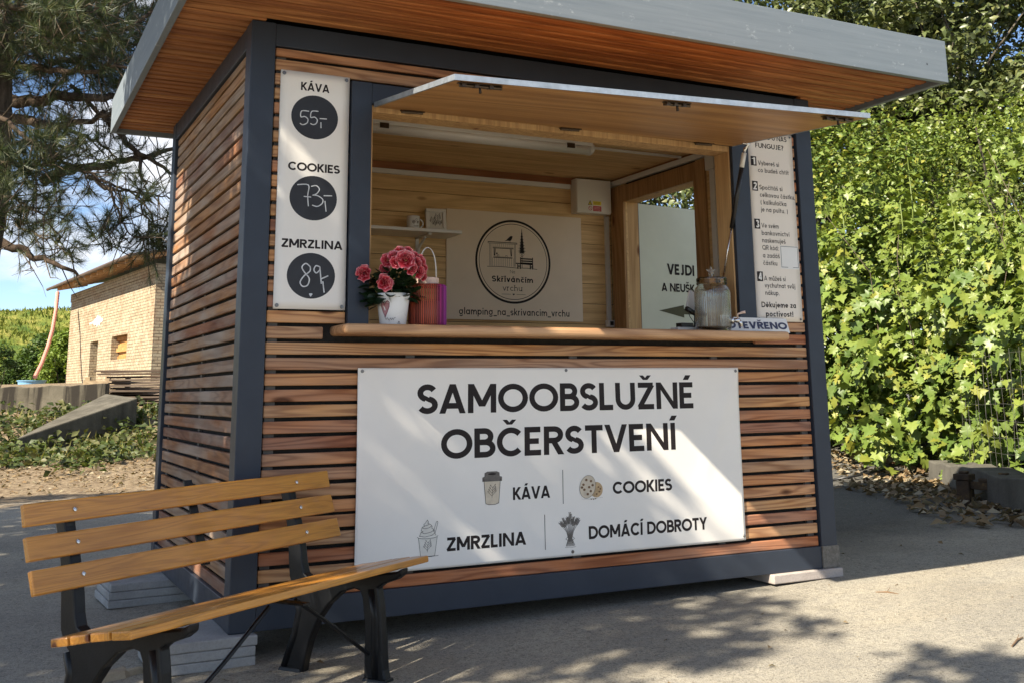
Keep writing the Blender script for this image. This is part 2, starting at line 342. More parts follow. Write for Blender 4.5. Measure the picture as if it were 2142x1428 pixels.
# ---------------------------------------------------------------- lettering: geometric strokes turned into flat shapes
def arc(cx, cy, rx, ry, a0, a1, n=18):
    return [(cx+rx*math.cos(R(a0+(a1-a0)*i/n)), cy+ry*math.sin(R(a0+(a1-a0)*i/n))) for i in range(n+1)]
def glyph(c, w):
    """advance and strokes for a letter of cap height 1 (w = stroke weight); strokes: ('p', points) or ('d', x0,y0,x1,y1)"""
    h = w/2; P = lambda pts: ('p', pts); D = lambda *a: ('d',)+a
    def circ(cx, cy, rx, ry): return P(arc(cx, cy, rx, ry, 0, 360, 32))
    x = .70
    if c == ' ': return .30, []
    acc = {'Á':('A','´'),'É':('E','´'),'Í':('I','´'),'á':('a','´'),'é':('e','´'),'í':('ı','´'),'Č':('C','ˇ'),'Ř':('R','ˇ'),'Š':('S','ˇ'),'Ž':('Z','ˇ'),
           'č':('c','ˇ'),'ě':('e','ˇ'),'ř':('r','ˇ'),'š':('s','ˇ'),'ž':('z','ˇ'),'ů':('u','°'),'ó':('o','´')}
    if c in acc:
        b, k = acc[c]; a, st = glyph(b, w); cx = a/2; top = 1.0 if b.isupper() else x
        if b == 'R': cx = a*.45
        if k == '´': st = st+[D(cx-.03, top+.09, cx+.08, top+.27)]
        elif k == 'ˇ': st = st+[D(cx-.165, top+.27, cx-.01, top+.10, .62), D(cx+.165, top+.27, cx+.01, top+.10, .62)]
        else: st = st+[circ(cx, top+.20, .08, .08)]
        return a, st
    U = {
     'A': (.90, [D(h, 0, .45, 1), D(.90-h, 0, .45, 1), P([(.19, .26), (.71, .26)])]),
     'B': (.70, [P([(h, 0), (h, 1)]), P([(h, 1-h), (.34, 1-h)]+arc(.36, .76-h/2, .24-h*.3, .24-h/2, 90, -90, 14)+[(h, .52)]), P([(.34, .52)]+arc(.38, .26+h/2, .29-h*.3, .26-h/2, 90, -90, 14)+[(h, h)])]),
     'C': (.90, [P(arc(.50, .5, .46-h*.6, .5-h, 42, 318, 30))]),
     'D': (.86, [P([(h, h), (h, 1-h), (.34, 1-h)]+arc(.36, .5, .46-h*.4, .5-h, 90, -90, 22)+[(h*.1, h)])]),
     'E': (.62, [P([(.58, 1-h), (h, 1-h), (h, h), (.60, h)]), P([(h, .5), (.52, .5)])]),
     'F': (.58, [P([(.56, 1-h), (h, 1-h), (h, 0)]), P([(h, .5), (.50, .5)])]),
     'G': (.94, [P(arc(.50, .5, .46-h*.6, .5-h, 42, 350, 30)+[(.56, .46)])]),
     'I': (.26, [P([(.13, 0), (.13, 1)])]),
     'J': (.56, [P([(.48-h, 1), (.48-h, .32)]+arc(.25, .27, .23-h, .27-h, 0, -150, 12))]),
     'K': (.74, [P([(h, 0), (h, 1)]), D(h*1.6, .38, .64, 1), D(.30, .52, .68, 0)]),
     'L': (.56, [P([(h, 1), (h, h), (.54, h)])]),
     'M': (1.0, [P([(h, 0), (h, 1)]), P([(1-h, 0), (1-h, 1)]), D(h*1.02, 1, .5, .22), D(1-h*1.02, 1, .5, .22)]),
     'N': (.90, [P([(h, 0), (h, 1)]), P([(.90-h, 0), (.90-h, 1)]), D(h*1.02, 1, .90-h*1.02, 0, .86)]),
     'O': (1.04, [circ(.52, .5, .52-h*.6-.02, .5-h)]),
     'P': (.68, [P([(h, 0), (h, 1)]), P([(h, 1-h), (.36, 1-h)]+arc(.38, .70, .28-h*.4, .30-h, 90, -90, 14)+[(h, .40+h)])]),
     'Q': (1.04, [circ(.52, .5, .52-h*.6-.02, .5-h), D(.62, .26, .92, -.02)]),
     'R': (.72, [P([(h, 0), (h, 1)]), P([(h, 1-h), (.36, 1-h)]+arc(.38, .70, .28-h*.4, .30-h, 90, -90, 14)+[(h, .40+h)]), D(.38, .44, .64, 0)]),
     'S': (.66, [P(arc(.33, .75-w/4, .27-h*.3, .25-w/4, 28, 268, 16)+arc(.33, .25+w/4, .29-h*.3, .25-w/4, 92, -150, 16))]),
     'T': (.68, [P([(0, 1-h), (.68, 1-h)]), P([(.34, 0), (.34, 1-h)])]),
     'U': (.80, [P([(h, 1), (h, .40)]+arc(.40, .40, .40-h, .40-h, 180, 360, 16)+[(.80-h, 1)])]),
     'V': (.86, [D(h*.9, 1, .43, 0), D(.86-h*.9, 1, .43, 0)]),
     'Y': (.80, [D(h, 1, .40, .44), D(.80-h, 1, .40, .44), P([(.40, 0), (.40, .46)])]),
     'Z': (.70, [P([(.04, 1-h), (.66, 1-h)]), D(.60, 1-w*.6, .11, w*.6), P([(.03, h), (.68, h)])]),
     'a': (.70, [circ(.32, x/2, .32-h, x/2-h), P([(.64-h, 0), (.64-h, x)])]),
     'b': (.70, [circ(.36, x/2, .32-h, x/2-h), P([(h+.03, 0), (h+.03, 1.02)])]),
     'c': (.58, [P(arc(.34, x/2, .32-h, x/2-h, 45, 315, 22))]),
     'd': (.70, [circ(.32, x/2, .32-h, x/2-h), P([(.64-h, 0), (.64-h, 1.02)])]),
     'e': (.66, [P([(.06, .34), (.62-h, .34)]+arc(.33, x/2, .32-h, x/2-h, 0, 318, 24))]),
     'g': (.70, [circ(.32, x/2, .32-h, x/2-h), P([(.64-h, x), (.64-h, -.05)]+arc(.33, -.04, .31-h, .24-h, 0, -150, 12))]),
     'h': (.64, [P([(h+.03, 0), (h+.03, 1.02)]), P([(h+.03, .36)]+arc(.31, .38, .26-h*.5, .32-h, 180, 0, 14)+[(.57-h*.5, 0)])]),
     'i': (.24, [P([(.12, 0), (.12, x)]), P([(.12, .84), (.12, .84+w*1.1)])]),
     'ı': (.24, [P([(.12, 0), (.12, x)])]),
     'j': (.26, [P([(.14, x), (.14, -.10)]+arc(.02, -.10, .12, .14, 0, -80, 6)), P([(.14, .84), (.14, .84+w*1.1)])]),
     'k': (.58, [P([(h+.03, 0), (h+.03, 1.02)]), D(h*2, .26, .50, x), D(.24, .40, .54, 0)]),
     'l': (.24, [P([(.12, 0), (.12, 1.02)])]),
     'm': (.98, [P([(h+.03, 0), (h+.03, x)]), P([(h+.03, .36)]+arc(.27, .40, .22-h*.4, .30-h, 180, 0, 12)+[(.49-h*.4, 0)]), P([(.49-h*.4, .36)]+arc(.70, .40, .22-h*.4, .30-h, 180, 0, 12)+[(.92-h*.4, 0)])]),
     'n': (.64, [P([(h+.03, 0), (h+.03, x)]), P([(h+.03, .36)]+arc(.31, .38, .26-h*.5, .32-h, 180, 0, 14)+[(.57-h*.5, 0)])]),
     'o': (.70, [circ(.35, x/2, .33-h, x/2-h)]),
     'p': (.70, [circ(.36, x/2, .32-h, x/2-h), P([(h+.03, -.28), (h+.03, x)])]),
     'r': (.40, [P([(h+.03, 0), (h+.03, x)]), P([(h+.03, .36)]+arc(.30, .38, .24-h*.4, .32-h, 180, 80, 8))]),
     's': (.50, [P(arc(.25, .525-w/4, .20-h*.3, .175-w/4, 25, 268, 14)+arc(.25, .175+w/4, .21-h*.3, .175-w/4, 92, -150, 14))]),
     't': (.42, [P([(.18, .92), (.18, .18)]+arc(.30, .18, .12, .18-h, 180, 275, 6)), P([(.02, x-h), (.38, x-h)])]),
     'u': (.64, [P([(h+.03, x), (h+.03, .32)]+arc(.31, .32, .28-h, .32-h, 180, 360, 14)+[(.59-h, x)]), P([(.59-h, 0), (.59-h, x)])]),
     'v': (.60, [D(h, x, .30, 0), D(.60-h, x, .30, 0)]),
     'y': (.60, [D(h, x, .31, 0), D(.60-h, x, .16, -.28)]),
     'z': (.54, [P([(.03, x-h), (.50, x-h)]), D(.46, x-w*.6, .09, w*.6), P([(.02, h), (.52, h)])]),
     '1': (.44, [P([(.30, 0), (.30, 1)]), D(.30, 1-h, .06, .76)]),
     '2': (.62, [P(arc(.30, .72, .26-h*.3, .28-h, 165, -25, 14)+[(.06, h), (.60, h)])]),
     '3': (.62, [P(arc(.30, .75, .24-h*.3, .25-h, 150, -85, 14)), P(arc(.30, .27, .28-h*.3, .27-h, 85, -150, 14))]),
     '4': (.68, [P([(.48, 0), (.48, 1)]), D(.44, 1, .08, .26), P([(.02, .26), (.66, .26)])]),
     '?': (.50, [P(arc(.24, .74, .22-h*.3, .26-h, 160, -60, 12)+[(.24, .42), (.24, .26)]), P([(.24, 0), (.24, w*1.1)])]),
     '!': (.26, [P([(.13, .28), (.13, 1)]), P([(.13, 0), (.13, w*1.1)])]),
     '.': (.22, [P([(.11, 0), (.11, w*1.1)])]), ',': (.22, [D(.13, w, .05, -.14)]),
     ':': (.26, [P([(.13, 0), (.13, w*1.1)]), P([(.13, .50), (.13, .50+w*1.1)])]),
     '(': (.32, [P(arc(.44, .40, .30, .66, 130, 230, 10))]), ')': (.32, [P(arc(-.12, .40, .30, .66, 50, -50, 10))]),
     '_': (.56, [P([(0, -.10), (.56, -.10)])]), '-': (.40, [P([(.05, .38), (.35, .38)])]), "'": (.2, [P([(.1, .8), (.1, 1)])]),
    }
    return U[c]
def stroke_polys(pts, w, taper=False):
    """a polyline as quads of constant width with mitred joints"""
    pts = [p for i, p in enumerate(pts) if i == 0 or math.dist(p, pts[i-1]) > 1e-5]
    k = len(pts); closed = k > 3 and math.dist(pts[0], pts[-1]) < 1e-6
    L, Rr = [], []
    for i in range(k):
        a = pts[i-1] if i > 0 else (pts[-2] if closed else None); b = pts[i+1] if i < k-1 else (pts[1] if closed else None)
        ds = []
        if a is not None: ds.append(((pts[i][0]-a[0]), (pts[i][1]-a[1])))
        if b is not None: ds.append(((b[0]-pts[i][0]), (b[1]-pts[i][1])))
        ns = []
        for d in ds:
            l = math.hypot(*d) or 1e-9; ns.append((-d[1]/l, d[0]/l))
        nx, ny = sum(n[0] for n in ns)/len(ns), sum(n[1] for n in ns)/len(ns)
        l2 = max(nx*nx+ny*ny, .18); nx, ny = nx/l2, ny/l2
        ww = w/2*((math.sin(math.pi*min(max(i/(k-1), .06), .94)))**.5 if taper else 1)
        L.append((pts[i][0]+nx*ww, pts[i][1]+ny*ww)); Rr.append((pts[i][0]-nx*ww, pts[i][1]-ny*ww))
    return [[L[i], L[i+1], Rr[i+1], Rr[i]] for i in range(k-1)]
class Ink:
    """flat marks on a surface: fn(x, z, lift) gives the point on the surface, lifted off it"""
    def __init__(s, fn, lift=.0008): s.mb = MB(); s.fn = fn; s.k = 0; s.lift = lift
    def polys(s, ps, lift=0):
        s.k = (s.k+1) % 8; e = s.lift+lift+s.k*.00002
        for p in ps:
            if len(p) != 4: s.mb.poly(p, lambda x, z: s.fn(x, z, e)); continue
            a, b, c, d = p          # long strokes follow the waves of the sheet in short steps
            nu = max(1, math.ceil(max(math.dist(a, b), math.dist(d, c))/.02)); nv = max(1, math.ceil(max(math.dist(b, c), math.dist(a, d))/.02))
            L = lambda p_, q_, t: (p_[0]+(q_[0]-p_[0])*t, p_[1]+(q_[1]-p_[1])*t)
            for i in range(nu):
                for j in range(nv):
                    s.mb.poly([L(L(a, b, u), L(d, c, u), v) for u, v in ((i/nu, j/nv), ((i+1)/nu, j/nv), ((i+1)/nu, (j+1)/nv), (i/nu, (j+1)/nv))], lambda x, z: s.fn(x, z, e))
        return s
    def line(s, pts, w, taper=False, lift=0): return s.polys(stroke_polys(pts, w, taper), lift)
    def fill(s, pts, lift=0): return s.polys([pts], lift)
    def ellipse(s, cx, cz, rx, rz, rot=0, n=28, lift=0):
        c, q = math.cos(R(rot)), math.sin(R(rot))
        return s.fill([(cx+rx*math.cos(t)*c-rz*math.sin(t)*q, cz+rx*math.cos(t)*q+rz*math.sin(t)*c) for t in [2*math.pi*i/n for i in range(n)]], lift)
    def rect(s, x0, x1, z0, z1, lift=0): return s.fill([(x0,z0),(x1,z0),(x1,z1),(x0,z1)], lift)
    def text(s, txt, x0, x1, z0, cap, w, gap=.10, slab=False, lift=0):
        gl = [glyph(c, w) for c in txt]; tot = sum(g[0] for g in gl)+gap*(len(gl)-1)
        sx = (x1-x0)/tot; x = x0
        for (adv, st) in gl:
            for q in st:
                if q[0] == 'p': ps = stroke_polys(q[1], w)
                else:
                    _, a, b, c, d = q[:5]; hw = (q[5] if len(q) > 5 else 1)*w/2*math.hypot(c-a, d-b)/max(abs(d-b), 1e-6)
                    hw = min(hw, w*.85); ps = [[(a-hw, b), (a+hw, b), (c+hw, d), (c-hw, d)]]
                s.polys([[(x+px*sx, z0+pz*cap) for px, pz in p] for p in ps], lift)
                if slab and q[0] == 'p' and len(q[1]) == 2 and abs(q[1][0][0]-q[1][1][0]) < 1e-6:
                    for (px, pz) in q[1]:
                        if abs(pz) < .02 or pz > .6: s.polys([[(x+(px-.13)*sx, z0+(pz-(.07 if pz > .1 else 0))*cap), (x+(px+.13)*sx, z0+(pz-(.07 if pz > .1 else 0))*cap), (x+(px+.13)*sx, z0+(pz+(.07 if pz < .1 else 0))*cap), (x+(px-.13)*sx, z0+(pz+(.07 if pz < .1 else 0))*cap)]], lift)
            x += (adv+gap)*sx
        return s
    def build(s, name, mat, parent):
        o = s.mb.build(name, mat, parent); return o

# ---------------------------------------------------------------- terrain
def sstep(a, b, t): t = min(1, max(0, (t-a)/(b-a))); return t*t*(3-2*t)
def gz(x, y):
    z = -.109+.0215*min(max(x, -2.0), 9.0)
    z += .04*sstep(.3, 3, x)*0
    left = 1-sstep(4.0, 9.0, x)
    z += left*(.16*sstep(8.0, 12.5, y)+.52*sstep(12.3, 15.2, y)+.45*sstep(15.6, 17.0, y)+.20*sstep(17, 27, y)+.25*sstep(28, 50, y))
    right = sstep(5.0, 9.0, x+.55*y-1.0)*sstep(-3, 0, y+6)
    z += .35*sstep(9.0, 12.0, x+.8*y)*(1-left*.9)*sstep(3.5, 7, x)
    return z
xs = sorted(set([round(v, 3) for v in list(np.arange(-3, 10, .25))+list(np.arange(-12, 14, 1.0))+list(np.linspace(-90, 140, 24))]))
ys = sorted(set([round(v, 3) for v in list(np.arange(-3, 20, .25))+list(np.arange(-8, 40, 1.0))+list(np.linspace(-60, 260, 33))]))
def bumpz(x, y): return .006*math.sin(x*3.1+y*1.7)*math.sin(y*2.3-x*.9)
g = MB(); g.v = [(x, y, gz(x, y)+bumpz(x, y)) for y in ys for x in xs]; nx = len(xs)
g.f = [(j*nx+i, j*nx+i+1, (j+1)*nx+i+1, (j+1)*nx+i) for j in range(len(ys)-1) for i in range(nx-1)]
def ground_mat():
    t = NT('dusty_asphalt'); o = t.obj()
    f = t.noise(o, 1.1, 6, .6); a = t.noise(o, 210, 2, .7); d = t.noise(o, 22, 5, .65)
    c = t.ramp(f, [(.3, (.300, .278, .232)), (.7, (.440, .405, .325))])
    c = t.mix(t.math('MULTIPLY', t.math('SUBTRACT', d, .42, clamp=True), 1.8, clamp=True), c, (.215, .205, .19))
    c = t.mix(t.math('MULTIPLY', t.math('SUBTRACT', a, .52, clamp=True), 5.0, clamp=True), c, (.12, .115, .11))
    c = t.mix(t.math('MULTIPLY', t.math('SUBTRACT', .42, a, clamp=True), 5.0, clamp=True), c, (.60, .56, .47))
    v = t.n('TexVoronoi'); v.inputs['Scale'].default_value = 9; t.l(o, v.inputs['Vector'])
    c = t.mix(t.math('MULTIPLY', t.math('SUBTRACT', .07, v.outputs['Distance'], clamp=True), 14.0, clamp=True), c, (.10, .085, .07))
    w = t.noise(t.vmath('MULTIPLY', o, (.25, .9, 1)), .8, 5, .6)
    c = t.mix(t.math('MULTIPLY', t.math('SUBTRACT', w, .52, clamp=True), 2.5, clamp=True), c, t.mix(1.0, c, (1.18, 1.06, .86), 'MULTIPLY'))
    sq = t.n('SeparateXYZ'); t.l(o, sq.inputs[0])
    cl = t.math('MULTIPLY_ADD', t.noise(o, .9, 4, .6), 1.6, -.8)  # shade painted into the asphalt colour behind and right of the kiosk
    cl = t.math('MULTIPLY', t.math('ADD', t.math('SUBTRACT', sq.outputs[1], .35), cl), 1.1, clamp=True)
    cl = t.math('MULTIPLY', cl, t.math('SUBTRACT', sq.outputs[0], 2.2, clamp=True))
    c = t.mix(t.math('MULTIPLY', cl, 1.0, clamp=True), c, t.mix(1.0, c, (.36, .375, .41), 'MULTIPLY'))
    # needle litter and bare soil away from the paving, where the bank begins
    sp = t.n('SeparateXYZ'); t.l(o, sp.inputs[0])
    e = t.math('MULTIPLY_ADD', t.noise(o, 1.7, 5, .6), 3.0, -1.5)
    yy = t.math('ADD', sp.outputs[1], e); bank = t.math('SUBTRACT', yy, 6.6, clamp=True)
    xm = t.math('SUBTRACT', 6.0, sp.outputs[0], clamp=True)
    lit = t.ramp(t.noise(o, 16, 8, .7), [(.35, (.10,.068,.042)), (.52, (.25,.19,.12)), (.72, (.38,.31,.21))])
    c = t.mix(t.math('MULTIPLY', bank, xm), c, lit)
    e2 = t.noise(o, 70, 3, .7)
    c = t.mix(t.math('MULTIPLY', t.math('SUBTRACT', e2, .52, clamp=True), 5.5, clamp=True), c, t.mix(1.0, c, (.46, .44, .43), 'MULTIPLY'))
    v3 = t.n('TexVoronoi'); v3.inputs['Scale'].default_value = 28; t.l(o, v3.inputs['Vector'])
    c = t.mix(t.math('MULTIPLY', t.math('SUBTRACT', .14, v3.outputs['Distance'], clamp=True), 9.0, clamp=True), c, t.mix(v3.outputs['Color'], (.09, .08, .07), (.55, .52, .46)))
    t.bump(t.math('ADD', t.math('MULTIPLY', a, 1.2), t.math('ADD', d, e2)), .8, .007)
    return t.set(col=c, rough=.92, spec=.15)
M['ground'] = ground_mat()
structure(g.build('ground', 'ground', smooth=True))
def grass_hill():
    t = NT('dry_grass_slope'); o = t.obj()
    f = t.noise(t.vmath('MULTIPLY', o, (.55, .12, .5)), 1.0, 7, .65); h = t.noise(t.vmath('MULTIPLY', o, (5.0, .6, 1.6)), 1.0, 6, .7)
    c = t.ramp(f, [(.35, (.075, .125, .022)), (.5, (.19, .21, .04)), (.62, (.33, .29, .075))])
    c = t.mix(t.math('MULTIPLY', t.math('SUBTRACT', h, .48, clamp=True), 3, clamp=True), c, (.055, .085, .018))
    t.bump(h, .8, .3)
    return t.set(col=c, rough=.9, spec=.1)
M['hill'] = grass_hill()
hb = MB(); hx = np.linspace(-60, 70, 66); hy = np.linspace(48, 150, 40)
for y in hy:
    for x in hx:
        z = 1.1+6.3*sstep(50, 96, y)+.5*math.sin(x*.11+1)+.25*math.sin(x*.37+y*.2)+.12*math.sin(x*1.3+y*.7)-.02*x*sstep(60, 90, y)
        hb.v.append((x, y, z-1.2*(1-sstep(48, 54, y))))
n_ = len(hx); hb.f = [(j*n_+i, j*n_+i+1, (j+1)*n_+i+1, (j+1)*n_+i) for j in range(len(hy)-1) for i in range(n_-1)]
structure(hb.build('hill', 'hill', smooth=True))

# ---------------------------------------------------------------- the kiosk
KW, KD, KH, PW, BH = 3.057, 2.037, 2.45, .103, .10
K = thing('kiosk', 'timber clad refreshment kiosk with dark grey frame, flat overhanging roof and raised serving hatch', 'kiosk', (KW/2, KD/2, 0))
for (x, y) in ((0, 0), (KW-PW, 0), (0, KD-PW), (KW-PW, KD-PW)):
    MB().box(x, x+PW, y, y+PW, 0, KH).build('corner_post', 'anthracite', K, bevel=.004)
e = .003
for z0, z1, nm in ((0, .107, 'bottom_beam'), (KH-BH, KH, 'top_beam')):
    if nm == 'top_beam': z1 -= .002
    MB().box(PW, KW-PW, e, PW-.002, z0, z1).build(nm, 'anthracite', K, bevel=.003)
    MB().box(e, PW-.002, PW, KD-PW, z0, z1).build(nm, 'anthracite', K, bevel=.003)
    MB().box(KW-PW+.002, KW-e, PW, KD-PW, z0, z1).build(nm, 'anthracite', K, bevel=.003)
    MB().box(PW, KW-PW, KD-PW+.002, KD-e, z0, z1).build(nm, 'anthracite', K, bevel=.003)
SL0, SLP, SLH = .109, .0629, .0485
WX0, WX1, WZ0, WZ1 = .442, 2.612, 1.176, 2.235
sf, sl_, sr, sb = MB(), MB(), MB(), MB()
x0, x1 = PW+.005, KW-PW-.005
for k in range(36):
    z0 = SL0+SLP*k; z1 = min(z0+SLH, KH-BH-.004)
    j = lambda: random.uniform(-.0015, .0015)
    def fs(a, b): y = .017+random.uniform(-.0012, .0012); d = j(); sf.box(a, b, y, .037, z0+d, z1+d)
    if z0 > WZ0-.01 and z1 < WZ1+.012: fs(x0, WX0-.003); fs(WX1+.003, x1)
    elif k == 16: fs(x0, .345); fs(2.61, x1)
    else: fs(x0, x1)
    x_ = .017+random.uniform(-.0012, .0012); d = j()
    sl_.box(x_, .037, PW+.004, KD-PW-.004, z0+d, z1+d)
    if z0 < .14 or z0 > 2.2: sr.box(KW-.037, KW-.017, PW+.004, KD-PW-.004, z0, z1)
    else: sr.box(KW-.037, KW-.017, PW+.004, .84, z0, z1); sr.box(KW-.037, KW-.017, 1.84, KD-PW-.004, z0, z1)
    sb.box(x0, x1, KD-.037, KD-.017, z0, z1)
sf.build('front_cladding', 'larch_x', K, bevel=.0045)
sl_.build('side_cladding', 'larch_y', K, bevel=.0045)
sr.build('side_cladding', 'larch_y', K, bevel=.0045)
sb.build('rear_cladding', 'larch_x', K, bevel=.0045)
m = MB(); z0, z1 = .107, KH-BH
m.box(PW, WX0-.002, .052, .06, z0, z1); m.box(WX1+.002, KW-PW, .052, .06, z0, z1); m.box(WX0-.002, WX1+.002, .052, .06, z0, WZ0-.049); m.box(WX0-.002, WX1+.002, .052, .06, WZ1+.002, z1)
m.box(.052, .06, PW, KD-PW, z0, z1); m.box(PW, KW-PW, KD-.06, KD-.052, z0, z1)
m.box(KW-.06, KW-.052, PW, .84, z0, z1); m.box(KW-.06, KW-.052, 1.84, KD-PW, z0, z1); m.box(KW-.06, KW-.052, .84, 1.84, 2.21, z1)
m.build('wall_membrane', 'membrane', K)
m = MB()
for x in (.118, .72, 1.53, 2.34, 2.90):
    MB().box(x, x+.04, .038, .051, .11, 1.08 if .2 < x < 2.8 else 2.34).build('cladding_batten', 'batten', K)
for y in (.11, .98, 1.88): MB().box(.038, .051, y, y+.04, .11, 2.34).build('cladding_batten', 'batten', K)
# dark window surround
m = MB()
m.box(WX0, .534, -.008, .05, WZ0-.02, WZ1); m.box(2.503, WX1, -.008, .05, WZ0-.02, WZ1); m.box(.534, 2.503, -.006, .05, 2.140, WZ1-.001)
m.build('window_surround', 'anthracite', K, bevel=.003)
m = MB()
m.box(.5345, .545, .012, .13, 1.171, 2.139); m.box(2.492, 2.5025, .012, .13, 1.171, 2.139); m.box(.545, 2.492, .012, .13, 2.108, 2.139)
m.box(2.503, 2.575, .0605, .132, 1.18, 2.30); m.box(.47, .534, .0605, .132, 1.18, 2.30)
m.build('window_jamb', 'pine_z', K, bevel=.002)
# counter
MB().box(.385, 2.69, -.16, .125, 1.128, 1.170).build('counter', 'counter', K, bevel=.014, seg=3)
# inner lining: boards with fine joints
def boards(mb, a0, a1, step, fn, gap=.003):
    a = a0
    while a < a1-1e-4: fn(mb, a, min(a+step-gap, a1)); a += step
m = MB(); boards(m, .10, 2.33, .137, lambda mb, a, b: mb.box(.10, 2.95, 1.93, 1.945, a, b)); m.build('rear_lining', 'pine_x', K, bevel=.0015)
m = MB()
def rl(mb, a, b):
    if a > 2.16: mb.box(2.95, 2.965, .135, 1.928, a, b)
    else: mb.box(2.95, 2.965, .135, .92, a, b); mb.box(2.95, 2.965, 1.73, 1.928, a, b)
boards(m, .10, 2.33, .137, rl); m.build('side_lining', 'pine_y', K, bevel=.0015)
m = MB(); boards(m, .10, 2.33, .137, lambda mb, a, b: mb.box(.085, .10, .135, 1.928, a, b)); m.build('side_lining', 'pine_y', K, bevel=.0015)
m = MB(); boards(m, .10, 1.10, .137, lambda mb, a, b: mb.box(.10, 2.95, .112, .126, a, b))
m.box(.545, 2.49, .112, .13, 2.20, 2.33); m.build('front_lining', 'pine_x', K, bevel=.0015)
m = MB(); boards(m, .10, 1.93, .143, lambda mb, a, b: mb.box(.085, 2.965, a, b, 2.331, 2.345)); m.build('ceiling', 'pine_x', K, bevel=.0015)
MB().box(.085, 2.965, .12, 1.945, .085, .099).build('floor', 'pine_x', K)
MB().box(.10, 2.95, 1.912, 1.929, 2.285, 2.33).build('cornice_strip', 'beam_red', K); MB().box(2.934, 2.949, .14, 1.911, 2.318, 2.330).build('cornice_strip', 'beam_red', K)
for q_ in ((.12, 2.62, 1.905, 1.929, 2.252, 2.283), (2.92, 2.949, .78, 1.90, 2.282, 2.316), (2.895, 2.925, 1.908, 1.929, 1.36, 2.08), (2.22, 2.92, 1.015, 1.033, 2.316, 2.330), (2.922, 2.949, .70, .745, 1.40, 2.189)):
    MB().box(*q_).build('cable_trunking', 'cond', K, bevel=.002)
MB().box(2.915, 2.949, .69, .775, 2.19, 2.30).build('junction_box', 'cond', K, bevel=.002)
so_ = MB().box(2.885, 2.945, 1.895, 1.929, 1.315, 1.36).build('socket', 'white', K, bevel=.004)
MB().box(2.905, 2.93, 1.890, 1.8945, 1.325, 1.352).build('socket_face', 'black', so_)
# doorway in the right wall: casing, lining and the open leaf
m = MB(); m.box(2.930, 2.949, .805, .92, .10, 2.27); m.box(2.930, 2.949, 1.73, 1.882, .10, 2.27); m.box(2.9305, 2.949, .92, 1.73, 2.155, 2.269)
m.build('door_casing', 'trimz', K, bevel=.002)
m = MB(); m.box(2.945, 3.052, .905, .9195, .10, 2.17); m.box(2.945, 3.052, 1.731, 1.75, .10, 2.17); m.box(2.945, 3.052, .9195, 1.731, 2.1545, 2.172)
m.build('door_frame', 'pine_z', K, bevel=.002)
dd = Vector((math.cos(R(7.5)), math.sin(R(7.5)), 0)); dn = Vector((-dd.y, dd.x, 0)); dp = Vector((3.062, 1.762, 0))
def leafbox(a0, a1, n0, n1, z0, z1): return MB().hexa([dp+dd*a+dn*n+Vector((0,0,z)) for z in (z0, z1) for a, n in ((a0,n0),(a1,n0),(a1,n1),(a0,n1))])
DL = leafbox(.012, .84, 0, .045, .10, 2.16).build('door', 'door', K, bevel=.002)
leafbox(-.012, .0115, -.004, .05, .10, 2.166).build('door_edge', 'anthracite', DL)
leafbox(.76, .78, -.045, -.001, 1.02, 1.14).build('door_handle', 'steel', DL, bevel=.004)
fn_door = lambda x, z, l: tuple(dp+dd*x-dn*(l+.001)+Vector((0,0,z)))
nk = Ink(fn_door); nk.text('VEJDI', .262, .52, 1.679, .076, .22, .08); nk.build('lettering', 'ink', DL); nk = Ink(fn_door); nk.text('A NEUŠK', .203, .515, 1.560, .058, .21, .08); nk.build('lettering', 'ink', DL)
nk = Ink(fn_door); nk.fill([(.172, 1.425), (.405, 1.470), (.405, 1.443), (.60, 1.443), (.60, 1.405), (.405, 1.405), (.405, 1.382)]); nk.build('arrow_mark', 'arrow', DL)
# foot plate
m = MB().box(KW-PW-.001, KW+.006, -.006, PW, .0005, .108); m.build('foot_plate', 'granite', K, bevel=.003)
# hatch: hinged along the top of the window, propped open
HB = [Vector((.540, -.012, 2.124)), Vector((2.512, -.012, 2.134)), Vector((2.512, -.972, 2.060)), Vector((.540, -.905, 2.006))]
def hatch_pt(s, t, lift=0):   # s along the hinge, t out to the free edge, on the under face
    a = HB[0].lerp(HB[1], s); b = HB[3].lerp(HB[2], s); return a.lerp(b, t)+Vector((0, -.07*lift, lift))
HT = MB().hexa([hatch_pt(.005, 0), hatch_pt(.995, 0), hatch_pt(.995, .990), hatch_pt(.005, .990), hatch_pt(.005, 0, .018), hatch_pt(.995, 0, .018), hatch_pt(.995, .990, .018), hatch_pt(.005, .990, .018)]).build('hatch', 'ply', K)
m = MB()
m.hexa([hatch_pt(0, .9905, -.001), hatch_pt(1, .9905, -.001), hatch_pt(1, 1, -.001), hatch_pt(0, 1, -.001), hatch_pt(0, .9905, .021), hatch_pt(1, .9905, .021), hatch_pt(1, 1, .021), hatch_pt(0, 1, .021)])
for a, b in ((0, .0048), (.9952, 1)):
    m.hexa([hatch_pt(a, 0, -.001), hatch_pt(b, 0, -.001), hatch_pt(b, .990, -.001), hatch_pt(a, .990, -.001), hatch_pt(a, 0, .021), hatch_pt(b, 0, .021), hatch_pt(b, .990, .021), hatch_pt(a, .990, .021)])
m.build('metal_edge', 'alu', HT)
hx_ = (HB[2]-HB[3]).normalized(); hy_ = (HB[3]-HB[0]).normalized(); hz_ = Vector((0,0,1))
